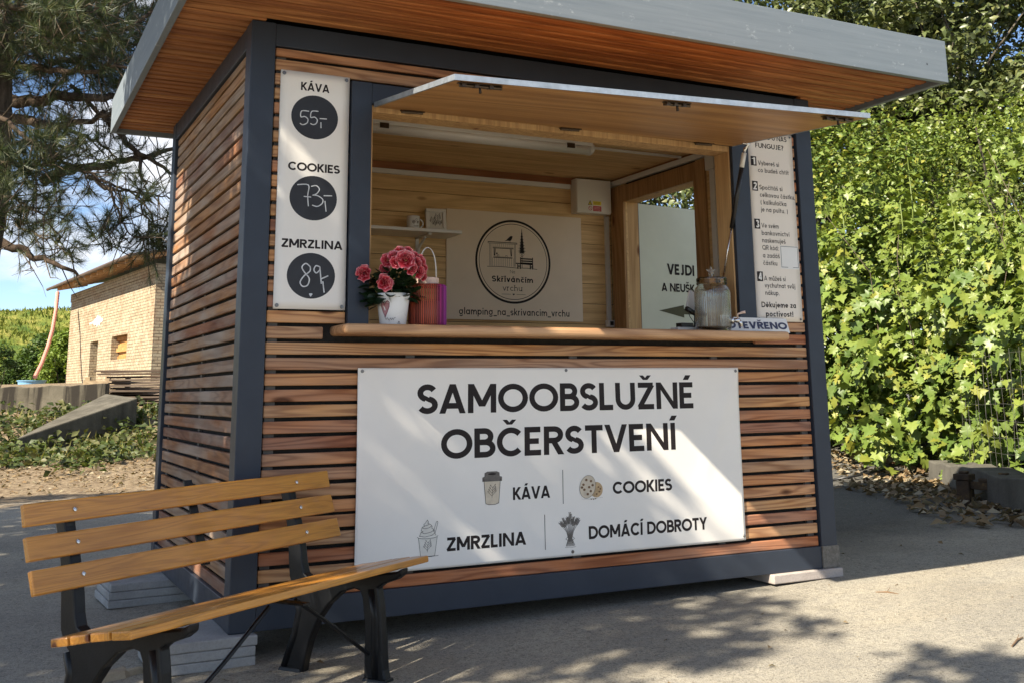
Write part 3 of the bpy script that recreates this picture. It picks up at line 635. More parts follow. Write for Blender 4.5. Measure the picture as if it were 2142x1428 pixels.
for s, ln in ((.060, .085), (.50, .06), (.925, .08)):
    c = hatch_pt(s, .955, -.002); b = MB()
    b.obox(c+Vector((0,0,-.002)), (hx_, hy_, hz_), (ln, .016, .002))
    b.tube([c-hx_*ln*.95+Vector((0,0,-.010)), c+hx_*ln*1.05+Vector((0,0,-.010))], .0065, 10)
    for q in (-.8, -.2, .5): b.obox(c+hx_*ln*q+Vector((0,0,-.008)), (hx_, hy_, hz_), (.008, .014, .008))
    b.tube([c+Vector((0,0,-.010)), c+Vector((0,-.004,-.036))], [.004, .006], 8)
    b.build('barrel_bolt', 'dark_steel', HT)
for s in (.09, .50, .90):
    c = hatch_pt(s, .012, -.003); b = MB()
    b.obox(c, (hx_, hy_, hz_), (.055, .012, .0025)); b.tube([c-hx_*.05+Vector((0,.006,-.004)), c+hx_*.05+Vector((0,.006,-.004))], .006, 8)
    b.build('hinge', 'dark_steel', HT)
for (top, bot, nm) in ((Vector((2.505, -.118, 2.118)), Vector((2.484, .10, 1.43)), 'gas_strut'),):
    d = (bot-top); 
    st = MB().tube([top+d*.16, top+d*.60], .0115, 12).build(nm, 'black', K, smooth=True)
    MB().tube([top+d*.60, top+d*.99], .0052, 10).build('rod', 'steel', st, smooth=True)
    MB().tube([top+d*.055, top+d*.1595], .0122, 12).build('silver_band', 'white', st, smooth=True)
    MB().tube([top+Vector((-.02,0,.008)), top+Vector((.02,0,.008)), top+d*.03, top+d*.054], [.006, .009, .009, .007], 10).build('end_fitting', 'steel', st, smooth=True)
# roof
RX0, RX1, RY0, RY1, RZ0 = -.326, 3.432, -.632, 2.262, 2.428
roof = MB().box(RX0+.032, RX1-.032, RY0+.032, RY1-.032, 2.500, 2.648).build('roof', 'membrane', K)
m = MB()
def fz(y): return 2.690+(2.634-2.690)*(y-RY0)/(RY1-RY0)
m.box(RX0, RX1, RY0, RY0+.030, RZ0, 2.652)
m.hexa([(RX0, RY0+.0302, RZ0), (RX0+.030, RY0+.0302, RZ0), (RX0+.030, RY1-.0302, RZ0), (RX0, RY1-.0302, RZ0), (RX0, RY0+.0302, 2.654), (RX0+.030, RY0+.0302, 2.654), (RX0+.030, RY1-.0302, 2.634), (RX0, RY1-.0302, 2.634)])
m.hexa([(RX1-.030, RY0+.0302, RZ0), (RX1, RY0+.0302, RZ0), (RX1, RY1-.0302, RZ0), (RX1-.030, RY1-.0302, RZ0), (RX1-.030, RY0+.0302, 2.65), (RX1, RY0+.0302, 2.65), (RX1, RY1-.0302, 2.634), (RX1-.030, RY1-.0302, 2.634)])
m.box(RX0, RX1, RY1-.030, RY1, RZ0, 2.634)
m.build('fascia', 'fascia', roof, bevel=.0025)
m = MB(); y = RY0+.036
while y < RY1-.05:
    y2 = min(y+.0525, RY1-.036)
    if y2 < 0 or y > KD-.07: m.box(RX0+.034, RX1-.034, y, y2, 2.4525, 2.470)
    else: m.box(RX0+.034, .06, y, y2, 2.4525, 2.470); m.box(KW-.06, RX1-.034, y, y2, 2.4525, 2.470)
    y += .0735
m.build('soffit', 'soffit', roof, bevel=.005)

# ---------------------------------------------------------------- printed banners on the front
def banner(name, label, x0, x1, z0, z1, y, mat, wave, cat='banner', nx=40, nz=24):
    f = lambda x, z, l=0: (x, y-wave(x, z)-l, z)
    b = MB(); b.v = [f(x0+(x1-x0)*i/nx, z0+(z1-z0)*j/nz) for j in range(nz+1) for i in range(nx+1)]
    b.f = [(j*(nx+1)+i, j*(nx+1)+i+1, (j+1)*(nx+1)+i+1, (j+1)*(nx+1)+i) for j in range(nz) for i in range(nx)]
    o = b.build(name, mat, smooth=True); s = o.modifiers.new('thick', 'SOLIDIFY'); s.thickness = .0007; s.offset = 1 if False else 0
    tag(o, label, cat); return o, f
def screws(parent, f, pts, r=.0075):
    for (x, z) in pts:
        p = Vector(f(x, z, .001))
        MB().tube([p, p+Vector((0,-.003,0)), p+Vector((0,-.0031,0)), p+Vector((0,-.0048,0))], [r, r*.85, r*.5, r*.42], 14).build('screw', 'grommet', parent)
def sprig(ink, x, z, h, w=.0012, lean=0.0):
    """a little drawn twig with leaves"""
    ink.line([(x, z), (x+lean*.3, z+h*.5), (x+lean, z+h)], w)
    for i, (t, s) in enumerate(((.15,-1),(.22,1),(.38,-1),(.46,1),(.62,-1),(.68,1),(.86,-1),(.92,1))):
        bx, bz = x+lean*t, z+h*t; L = h*(.42-.2*t)
        tx, tz = bx+s*L*.75, bz+L*.75
        ink.line([(bx, bz), (tx, tz)], w)
        ink.line([(tx, tz), (tx+s*L*.30, tz+L*.12), (tx+s*L*.35, tz+L*.5), (tx+s*L*.05, tz+L*.35), (tx, tz)], w)
def wv(x, z):
    return .006+.0045*math.sin((x-.5)*5.1+z*2.0)*math.sin((z-.17)*3.9)+.0015*math.sin(x*9.3-z*6)+.006*math.exp(-((x-.56-(.987-z)*.55)/.05)**2)*sstep(.45, .95, z)+.006*math.exp(-((2.47-x-(.987-z)*.42)/.045)**2)*sstep(.3, .9, z)
B1, f1 = banner('main_banner', 'large white vinyl banner announcing self-service refreshments, screwed across the lower kiosk front', .496, 2.482, .170, .997, .0145, 'vinyl', wv, 'banner', 140, 70)
screws(B1, f1, [(.515,.984),(1.493,.986),(2.465,.981),(2.472,.189),(1.51,.188),(.515,.188)])
for q_ in (('SAMOOBSLUŽNÉ', .763, 2.206, .803, .125, .195, .085), ('OBČERSTVENÍ', .876, 2.092, .612, .125, .195, .085), ('KÁVA', 1.216, 1.402, .426, .0535, .21, .07), ('COOKIES', 1.726, 2.056, .425, .0545, .21, .07),
           ('ZMRZLINA', .899, 1.278, .235, .0555, .21, .07), ('DOMÁCÍ DOBROTY', 1.595, 2.252, .235, .0565, .21, .07)):
    k = Ink(f1); k.text(*q_); k.build('lettering', 'ink', B1)
for q_ in ([(1.468, .544), (1.468, .396)], [(1.373, .355), (1.373, .206)]): k = Ink(f1); k.line(q_, .003); k.build('divider_line', 'ink', B1)
# coffee cup drawing
k = Ink(f1); k.fill([(1.075,.525),(1.155,.525),(1.146,.418),(1.128,.413),(1.098,.413),(1.083,.418)]); cup = k.build('coffee_cup_drawing', 'sketch_cream', B1)
k = Ink(f1, .0012); k.fill([(1.068,.510),(1.163,.510),(1.163,.528),(1.152,.531),(1.151,.546),(1.138,.552),(1.092,.552),(1.079,.546),(1.078,.531),(1.068,.528)]); k.build('cup_lid_drawing', 'sketch_grey', cup)
k = Ink(f1, .0016); k.line([(1.075,.520),(1.083,.418),(1.098,.413),(1.128,.413),(1.146,.418),(1.155,.520)], .002); sprig(k, 1.113, .440, .048, .0013, .006); k.ellipse(1.115, .541, .02, .004); k.build('cup_outline_drawing', 'ink', cup)
# cookies drawing
k = Ink(f1); k.ellipse(1.640, .449, .033, .034); ck = k.build('cookie_drawing', 'sketch_tan', B1)
k = Ink(f1, .0012); k.ellipse(1.594, .464, .040, .051, -18); k.build('front_cookie_drawing', 'sketch_cream', ck)
k = Ink(f1, .0017)
for (x, z) in ((1.588,.494),(1.612,.488),(1.573,.474),(1.602,.462),(1.620,.470),(1.577,.452),(1.594,.432),(1.565,.462),(1.610,.444)): k.ellipse(x, z, .0065, .0055)
for (x, z) in ((1.650,.460),(1.655,.440),(1.640,.430),(1.660,.452)): k.ellipse(x, z, .005, .004)
for (x, z) in ((1.612,.409),(1.624,.408),(1.634,.410)): k.ellipse(x, z, .004, .0025)
k.build('chocolate_chip_drawing', 'sketch_brown', ck)
k = Ink(f1, .0021); k.line([(1.594+.040*math.cos(t)*math.cos(R(-18))-.051*math.sin(t)*math.sin(R(-18)), .464+.040*math.cos(t)*math.sin(R(-18))+.051*math.sin(t)*math.cos(R(-18))) for t in [i*math.pi/16 for i in range(33)]], .0016); k.line([(1.560,.412),(1.60,.410),(1.672,.414)], .0012, True); k.build('cookie_outline_drawing', 'sketch_grey', ck)
# ice cream drawing
k = Ink(f1); k.fill([(.772,.298),(.855,.298),(.845,.222),(.782,.222)]); k.fill([(.778,.302),(.850,.302),(.842,.330),(.832,.346),(.820,.352),(.814,.369),(.806,.352),(.790,.345),(.782,.325)]); ic = k.build('ice_cream_drawing', 'sketch_shade', B1)
k = Ink(f1, .0012)
for p in ([(.766,.302),(.772,.297),(.785,.294),(.813,.292),(.842,.294),(.855,.298),(.860,.303)], [(.772,.297),(.782,.222),(.845,.222),(.856,.298)],
          [(.776,.303),(.782,.318),(.792,.322),(.783,.326),(.787,.338),(.798,.343),(.795,.350),(.803,.356),(.811,.368),(.816,.360),(.813,.354),(.826,.349),(.833,.341),(.831,.334),(.843,.326),(.845,.314),(.851,.303)],
          [(.787,.338),(.800,.333),(.820,.336),(.831,.343)], [(.782,.320),(.80,.313),(.828,.318),(.843,.327)], [(.777,.304),(.80,.300),(.83,.304),(.846,.314)], [(.798,.344),(.81,.346),(.82,.350)],
          [(.838,.318),(.852,.358),(.857,.360),(.859,.355),(.846,.312)], [(.765,.222),(.80,.219),(.862,.222)]): k.line(p, .0017)
sprig(k, .812, .238, .042, .0012, .004); k.build('ice_cream_outline_drawing', 'ink', ic)
# lavender bunch drawing
k = Ink(f1); rr = random.Random(3)
for i in range(17):
    a = (i-8)/8; tx = 1.499+a*.050+rr.uniform(-.004,.004); tz = .352-abs(a)*.035+rr.uniform(-.018,.008)
    k.line([(1.499+a*.006, .232), (1.499+a*.018, .275), (tx, tz)], .0016)
    for q in range(7):
        t = .55+q*.07; bx = 1.499+a*.018+(tx-1.499-a*.018)*t; bz = .275+(tz-.275)*t
        for s in (-1, 1): k.ellipse(bx+s*.0035, bz+.002, .0034, .0019, 40*s, 8)
k.line([(1.478,.214),(1.490,.245),(1.499,.250),(1.508,.245),(1.522,.214)], .003)
for i in range(9): k.line([(1.499+(i-4)*.0045, .212), (1.499+(i-4)*.0018, .246)], .0022)
for s in (-1, 1): k.line([(1.499,.243),(1.499+s*.014,.252),(1.499+s*.022,.244),(1.499+s*.012,.238),(1.499,.243),(1.499+s*.013,.226)], .002)
k.line([(1.472,.209),(1.50,.206),(1.528,.209)], .0012); k.build('lavender_drawing', 'sketch_grey', B1)
# price banner
B2, f2 = banner('price_banner', 'tall narrow white banner with three round blackboard price spots left of the window', .131, .4355, 1.2335, 2.2505, .0145, 'vinyl', lambda x, z: .0025+.0012*math.sin(z*5+x*3), nx=8, nz=30)
screws(B2, f2, [(.146,2.237),(.421,2.237),(.146,1.248),(.421,1.248)], .0085)
for q_ in (('KÁVA', .220, .345, 2.1695, .0365, .21, .07), ('COOKIES', .175, .399, 1.816, .0365, .21, .07), ('ZMRZLINA', .157, .418, 1.488, .0365, .21, .07)): k = Ink(f2); k.text(*q_); k.build('lettering', 'ink', B2)
for (cx, cz, hand) in ((.284, 2.055, [[(.258,2.079),(.226,2.077),(.223,2.051),(.240,2.054),(.254,2.043),(.250,2.026),(.232,2.017),(.220,2.022)], [(.299,2.083),(.270,2.080),(.266,2.053),(.283,2.056),(.295,2.044),(.290,2.028),(.277,2.022),(.265,2.026)], [(.305,2.052),(.337,2.053)], [(.311,2.036),(.312,2.010)]]),
                       (.287, 1.7025, [[(.216,1.755),(.264,1.757),(.262,1.712),(.266,1.666)], [(.245,1.707),(.277,1.706)], [(.276,1.752),(.298,1.757),(.312,1.742),(.300,1.722),(.285,1.715),(.305,1.714),(.327,1.700),(.325,1.682),(.305,1.668),(.282,1.672)], [(.331,1.716),(.368,1.718)], [(.337,1.694),(.343,1.648)]]),
                       (.286, 1.3735, [[(.280,1.412),(.262,1.424),(.246,1.408),(.258,1.386),(.278,1.362),(.272,1.334),(.252,1.328),(.240,1.345),(.256,1.372),(.280,1.392),(.281,1.412)], [(.322,1.412),(.305,1.416),(.297,1.398),(.308,1.386),(.322,1.400),(.322,1.412),(.330,1.341)], [(.329,1.362),(.359,1.376)], [(.336,1.352),(.343,1.305)]])):
    k = Ink(f2); k.ellipse(cx, cz, .1025, .0965 if cz > 2 else .0955, 0, 48); d = k.build('chalk_disc', 'chalkboard', B2)
    k = Ink(f2, .0013)
    for h in hand:
        # smooth the handwriting
        q = [Vector((*p, 0)) for p in h]
        if len(q) > 3:
            pts = []
            for i in range(len(q)-1):
                p0, p1, p2, p3 = q[max(i-1,0)], q[i], q[i+1], q[min(i+2, len(q)-1)]
                for t in (0, .25, .5, .75):
                    pts.append(.5*((2*p1)+(p2-p0)*t+(2*p0-5*p1+4*p2-p3)*t*t+(3*p1-p0-3*p2+p3)*t**3))
            q = pts+[q[-1]]
        k.line([(p.x, p.y) for p in q], .0044 if cz > 1.5 else .0052)
    k.build('chalk_price', 'chalk', d)
    if cz < 1.5:
        k = Ink(f2, .0013); k.fill([(.278,1.297),(.281,1.300),(.291,1.300),(.294,1.297),(.286,1.286)]); k.build('gem_mark', 'chalk', d)
# instruction banner
B3, f3 = banner('instruction_banner', 'tall narrow cream banner with four numbered instructions right of the window', 2.626, 2.930, 1.2305, 2.240, .0145, 'ivory', lambda x, z: .0025+.001*math.sin(z*6+x*4), nx=8, nz=30)
screws(B3, f3, [(2.641,2.227),(2.916,2.227),(2.641,1.244),(2.916,1.244)], .006)
k = Ink(f3)
k.text('JAK TO U NÁS', 2.662, 2.893, 2.199, .027, .18, .09); k.text('FUNGUJE?', 2.677, 2.868, 2.150, .027, .18, .09)
for tx, a, b, z in (('Vybereš si', 2.689, 2.832, 2.056), ('co budeš chtít', 2.686, 2.896, 2.017), ('Spočítáš si', 2.689, 2.846, 1.924), ('celkovou částku,', 2.689, 2.929, 1.884), ('( kalkulačka', 2.690, 2.867, 1.844), ('je na pultu. )', 2.690, 2.874, 1.805),
                    ('Ve svém', 2.687, 2.804, 1.7195), ('bankovnictví', 2.686, 2.874, 1.680), ('naskenuješ', 2.686, 2.844, 1.6405), ('QR kód:', 2.685, 2.795, 1.602), ('a zadáš', 2.686, 2.798, 1.561), ('částku', 2.686, 2.780, 1.522),
                    ('A můžeš si', 2.686, 2.830, 1.441), ('vychutnat svůj', 2.688, 2.892, 1.4045), ('nákup.', 2.689, 2.783, 1.366)):
    k.text(tx, a, b, z, .0245, .15, .09)
k.text('Děkujeme za', 2.660, 2.890, 1.302, .0285, .19, .09); k.text('poctivost!', 2.685, 2.868, 1.255, .0285, .19, .09)
k.build('lettering', 'ink', B3)
for n, z0, z1 in (('1', 2.050, 2.101), ('2', 1.914, 1.966), ('3', 1.7115, 1.764), ('4', 1.436, 1.487)):
    k = Ink(f3); k.rect(2.641, 2.679, z0, z1); nb = k.build('number_block', 'ink', B3)
    k = Ink(f3, .0014); k.text(n, 2.651, 2.672, z0+.006, z1-z0-.012, .22); k.build('number', 'ivoryink', nb)
k = Ink(f3); k.rect(2.802, 2.926, 1.508, 1.630); st_ = k.build('blank_sticker', 'white', B3)
k = Ink(f3, .0014); k.line([(2.850,1.516),(2.808,1.516),(2.808,1.626),(2.921,1.626),(2.921,1.516),(2.885,1.516)], .0022); k.build('sticker_frame', 'ink', st_)

# ---------------------------------------------------------------- logo board inside
yb = 1.914
LB = MB().box(1.700, 2.702, yb, yb+.012, 1.346, 2.056).build('logo_board', 'board', bevel=.001)
tag(LB, 'beige printed board with a round kiosk emblem on the back wall inside the kiosk', 'sign board')
fb = lambda x, z, l=0: (x, yb-l, z)
k = Ink(fb); cx, cz = 2.1795, 1.7305
k.line([(cx+.2705*math.cos(R(t)), cz+.2705*math.sin(R(t))) for t in range(0, 361, 5)], .0145)
k.line([(cx+.2500*math.cos(R(t)), cz+.2500*math.sin(R(t))) for t in range(0, 361, 5)], .0038); k.build('emblem_ring', 'ink', LB)
k = Ink(fb, .0006)
k.text('Na', 2.154, 2.190, 1.653, .0215, .09, .08); k.build('lettering', 'ink', LB)
for q_ in (('Skřivánčím', 2.021, 2.323, 1.594, .0385, .19, .12, True), ('vrchu', 2.099, 2.243, 1.5375, .037, .10, .12, True), ('glamping_na_skrivancim_vrchu', 1.787, 2.598, 1.377, .044, .145, .09)):
    k = Ink(fb, .0006); k.text(*q_); k.build('lettering', 'ink', LB)
k = Ink(fb, .0006); k.line([(2.092,1.5145),(2.158,1.5145)], .0022); k.line([(2.199,1.5145),(2.267,1.5145)], .0022)
k.fill([(2.1785,1.507),(2.170,1.5155),(2.1735,1.520),(2.1785,1.5175),(2.1835,1.520),(2.187,1.5155)]); k.build('heart_ornament', 'ink', LB)
k = Ink(fb, .0006)
# kiosk drawing
k.rect(1.993,2.207,1.852,1.857); k.line([(1.993,1.855),(1.994,1.846),(2.207,1.846),(2.207,1.855)], .0025)
for x in (2.006, 2.015, 2.187, 2.195): k.line([(x,1.846),(x,1.697)], .0025)
for i in range(11): k.line([(2.026+i*.0155,1.751),(2.026+i*.0155,1.697)], .0018)
for i in range(10): k.line([(2.03+i*.0155,1.846),(2.03+i*.0155,1.826)], .0014)
k.rect(2.028,2.178,1.813,1.818); k.line([(2.028,1.822),(2.178,1.822),(2.180,1.812)], .002)
k.rect(2.033,2.171,1.7505,1.7555); k.line([(2.033,1.758),(2.171,1.758)], .0018)
for s, x in ((1,2.036),(-1,2.168)):
    for i in range(4): k.line([(x+s*i*.0045,1.812),(x+s*(i*.002+.001),1.764)], .0024)
for (x, z, a, b) in ((2.052,1.759,.010,.018),(2.066,1.759,.008,.012),(2.122,1.759,.012,.009)): k.line([(x,z),(x,z+b),(x+a,z+b),(x+a,z)], .002)
k.ellipse(2.058,1.781,.006,.004); k.line([(1.987,1.692),(2.05,1.694),(2.12,1.693),(2.20,1.689),(2.28,1.691),(2.356,1.686)], .0035)
# bird
k.fill([(2.113,1.862),(2.128,1.872),(2.140,1.884),(2.152,1.894),(2.160,1.900),(2.170,1.900),(2.177,1.895),(2.172,1.892),(2.170,1.882),(2.162,1.870),(2.150,1.866),(2.140,1.868),(2.126,1.866)])
k.line([(2.150,1.867),(2.148,1.858)], .002); k.line([(2.158,1.868),(2.157,1.858)], .002)
# spruce
k.line([(2.243,1.95),(2.243,1.69)], .004)
for i in range(15):
    z = 1.935-i*.0098; hw = .005+i*.0019*(1.15 if i % 2 else .85)
    for s in (-1, 1): k.fill([(2.243, z+.006), (2.243+s*hw, z-.007), (2.243+s*hw*.62, z-.005), (2.243+s*hw*.5, z-.010), (2.243, z-.006)])
for i in range(3):
    for s in (-1, 1): k.line([(2.243,1.79-i*.010),(2.243+s*(.020-i*.005),1.783-i*.010)], .002)
# bench
for z in (1.757, 1.742, 1.728): k.rect(2.234,2.322,z-.009,z)
k.fill([(2.196,1.724),(2.325,1.720),(2.325,1.712),(2.196,1.717)])
k.rect(2.228,2.234,1.720,1.763); k.rect(2.319,2.325,1.700,1.763)
for x in (2.207, 2.226, 2.300, 2.318): k.rect(x, x+.008, 1.684, 1.715)
k.rect(2.207,2.234,1.699,1.706); k.rect(2.300,2.326,1.696,1.704)
k.build('emblem_drawing', 'ink', LB)

# ---------------------------------------------------------------- things inside the kiosk
SH = thing('wall_shelf', 'white shelf board on a bracket on the back wall inside the kiosk', 'shelf', (1.3, 1.93, 1.88))
MB().box(.86, 1.70, 1.665, 1.927, 1.856, 1.876).build('board', 'white', SH, bevel=.002)
for x in (1.02, 1.49):
    m = MB(); m.box(x, x+.022, 1.918, 1.928, 1.68, 1.855); m.box(x, x+.022, 1.70, 1.9175, 1.845, 1.855)
    m.tube([(x+.011, 1.918, 1.71), (x+.011, 1.885, 1.79), (x+.011, 1.78, 1.842)], .009, 8); m.build('bracket', 'cond', SH)
MG = thing('mug', 'white printed mug standing on the wall shelf', 'mug', (1.415, 1.77, 1.876))
MB().lathe([(0,.001),(.036,.001),(.039,.006),(.040,.086),(.0375,.088),(.0365,.082),(.035,.012),(0,.010)], (1.415,1.77,1.8765), 32).build('cup', 'pot', MG, smooth=True)
MB().tube([(1.454+.026*math.sin(R(a)), 1.77, 1.920+.026*math.cos(R(a))) for a in range(10, 180, 17)], .0048, 8).build('handle', 'pot', MG, smooth=True)
fm = lambda a, z, l=0: (1.415+(.0402+l)*math.sin(a/.04), 1.77-(.0402+l)*math.cos(a/.04), z)
k = Ink(fm, .0006)
k.line([(-.012,1.900),(.022,1.900)], .0025); k.line([(-.008,1.893),(.018,1.893)], .0018); sprig(k, -.010, 1.908, .022, .0016); sprig(k, .016, 1.912, .016, .0014); k.line([(.0,1.935),(.004,1.944),(.010,1.945),(.013,1.938),(.007,1.931),(.0,1.935)], .0016)
k.build('print', 'sketch_grey', MG)
PF = thing('picture_frame', 'small cream picture frame leaning on the wall shelf beside the mug', 'picture frame', (1.565, 1.80, 1.876))
pa, pb, pc = Vector((.98,-.20,0)).normalized(), Vector((.04,.19,.98)).normalized(), None; pc = pa.cross(pb).normalized()
po = Vector((1.512, 1.80, 1.879))
def pbx(mb, a0, a1, b0, b1, c0, c1): mb.hexa([po+pa*a+pb*b+pc*c for c in (c0, c1) for a, b in ((a0,b0),(a1,b0),(a1,b1),(a0,b1))]); return mb
pbx(MB(), 0, .130, 0, .150, -.022, 0).build('back_board', 'white', PF)
m = MB()
for (a0,a1,b0,b1) in ((0,.13,0,.022),(0,.13,.128,.15),(0,.022,.0222,.1278),(.108,.13,.0222,.1278)): pbx(m, a0, a1, b0, b1, .0005, .016)
m.build('moulding', 'white', PF, bevel=.004)
fp = lambda x, z, l=0: tuple(po+pa*x+pb*z+pc*(.001+l))
k = Ink(fp); k.rect(.022, .108, .0222, .1278); k.build('mount', 'sketch_shade', PF)
k = Ink(fp, .0015)
for (x, z, h) in ((.045,.045,.045),(.075,.06,.05),(.09,.04,.03),(.06,.035,.03)): sprig(k, x, z, h, .0022, .003)
k.build('drawing', 'sketch_grey', PF)
FB = thing('fuse_box', 'beige steel fuse box with yellow and red warning labels under the kiosk ceiling', 'fuse box', (2.77, 1.88, 2.08))
MB().box(2.632, 2.905, 1.845, 1.928, 2.082, 2.318).build('body', 'box', FB, bevel=.004)
MB().box(2.634, 2.903, 1.838, 1.8445, 2.090, 2.316).build('cover', 'box', FB, bevel=.003)
ff = lambda x, z, l=0: (x, 1.8372-l, z)
k = Ink(ff, .0004); k.rect(2.756, 2.822, 2.139, 2.166); k.fill([(2.718,2.139),(2.748,2.139),(2.733,2.168)]); y_ = k.build('yellow_label', 'yellow', FB)
k = Ink(ff, .0009); k.line([(2.718,2.139),(2.748,2.139),(2.733,2.168),(2.718,2.139)], .003); k.line([(2.734,2.160),(2.730,2.152),(2.736,2.150),(2.732,2.143)], .002)
for z in (2.159, 2.1525, 2.146): k.line([(2.764,z),(2.812,z)], .0017)
k.build('warning_mark', 'ink', y_)
k = Ink(ff, .0004); k.rect(2.756, 2.822, 2.096, 2.132); k.line([(2.734+.0135*math.cos(R(t)), 2.1145+.0135*math.sin(R(t))) for t in range(0, 361, 15)], .0035); k.line([(2.7245,2.124),(2.7435,2.105)], .003); r_ = k.build('red_label', 'red', FB)
k = Ink(ff, .0009)
for z in (2.123, 2.114, 2.105): k.line([(2.763,z),(2.814,z)], .0017)
k.build('label_lines', 'ivoryink', r_)
TL = thing('tube_light', 'long white fluorescent batten light on the kiosk ceiling, switched off', 'light fitting', (1.45, .93, 2.32))
MB().box(.70, 2.20, .885, .975, 2.295, 2.3305).build('housing', 'cond', TL, bevel=.006)
m = MB(); m.tube([(.715, .93, 2.283), (2.185, .93, 2.283)], .048, 20, True, .62); m.build('diffuser', 'white', TL, smooth=True)
for x in (.695, 2.1851): MB().tube([(x, .93, 2.285), (x+.0199, .93, 2.285)], .051, 20, True, .66).build('end_cap', 'cond', TL)
for x in (.88, 2.02): MB().box(x, x+.05, .878, .884, 2.272, 2.30).build('clip', 'dark_steel', TL)

# ---------------------------------------------------------------- things on the counter (top at 1.170)
CT = 1.1705
fx, fy = .632, -.035
FP = thing('potted_begonia', 'pink double begonia in a white heart pot at the left end of the counter', 'flower pot', (fx, fy, CT))
MB().lathe([(0,0),(.052,0),(.0555,.004),(.0715,.130),(.0715,.134),(.0685,.134),(.066,.120),(0,.118)], (fx,fy,CT), 48).build('pot', 'pot', FP, smooth=True)
MB().lathe([(0,.121),(.066,.121)], (fx,fy,CT), 24).build('soil', 'soil', FP)
def pot_fn(a, z, l=0):
    r = .0555+(.0715-.0555)*(z-.004)/.126+l; th = R(-117)+a/.064
    return (fx+r*math.cos(th), fy+r*math.sin(th), CT+z)
ht = [(0,.034),(-.010,.055),(-.017,.077),(-.016,.092),(-.009,.098),(-.002,.090),(0,.083),(.005,.093),(.013,.099),(.020,.092),(.019,.075),(.010,.052)]
k = Ink(lambda a, z, l=0: pot_fn(a-.028, z, l), .0008); k.line(ht+[ht[0]], .004); hh = k.build('heart_print', 'heart', FP)
k = Ink(lambda a, z, l=0: pot_fn(a-.028, z, l), .0006); k.fill([(x*.86+.0003, .068+(z-.068)*.86) for x, z in ht]); k.build('heart_fill', 'heart2', hh)
k = Ink(pot_fn, .001)
k.line([(-.032,.036),(-.024,.022),(-.018,.030),(-.013,.020),(-.009,.028),(-.012,.008),(-.007,.022),(-.003,.028),(.001,.020),(.005,.028),(.009,.021),(.013,.028),(.020,.030)], .0014)
k.fill([(.033,.010),(.037,.017),(.041,.010)]); k.line([(.028,.0065),(.046,.0065)], .0015); k.build('script_print', 'ink', FP)
M['begonia_leaf'] = leafmat('begonia_leaf', [(.012,.028,.010),(.018,.045,.014),(.030,.060,.018),(.014,.034,.016)], .18, .4, .5)
tp = Vector((fx, fy, CT+.125))
N = 150; ang = RNG.uniform(0, 2*np.pi, N); rad = .022+.085*RNG.random(N)**.7; hgt = RNG.uniform(-.03, .105, N)
P_ = np.stack([tp.x+rad*np.cos(ang), tp.y+rad*np.sin(ang)*.7, tp.z+hgt], 1)
P_[:14] = np.stack([np.full(14, fx-.105)+RNG.uniform(-.03,.035,14), np.full(14, fy)+RNG.uniform(-.03,.02,14), tp.z+RNG.uniform(-.045,.02,14)], 1)
T_ = np.stack([np.cos(ang), np.sin(ang), RNG.uniform(-.5,.6,N)], 1); Nn = np.stack([.5*np.cos(ang), .5*np.sin(ang)-.3, RNG.uniform(.3,1.2,N)], 1)
rl_ = ([(0,.3,0)]+[(.42*math.sin(t)*(1+.12*math.cos(5*t)), .42-.52*math.cos(t)*(1+.10*math.cos(7*t)), .12*abs(math.sin(t))) for t in [2*math.pi*i/14 for i in range(14)]], [(0, i+1, (i+1) % 14+1) for i in range(14)])
leaf_mesh('foliage', P_, Nn, T_, RNG.uniform(.034,.058,N), *rl_, 'begonia_leaf', FP)
m = MB()
for i in range(16):
    a = RNG.uniform(0, 6.28); q = Vector((math.cos(a), math.sin(a)*.7, 0))
    m.tube([tp+q*.02-Vector((0,0,.006)), tp+q*.045+Vector((0,0,.05)), tp+q*.07+Vector((0,0,.10))], [.0035,.003,.002], 6)
m.build('stem', 'begonia_leaf', FP)
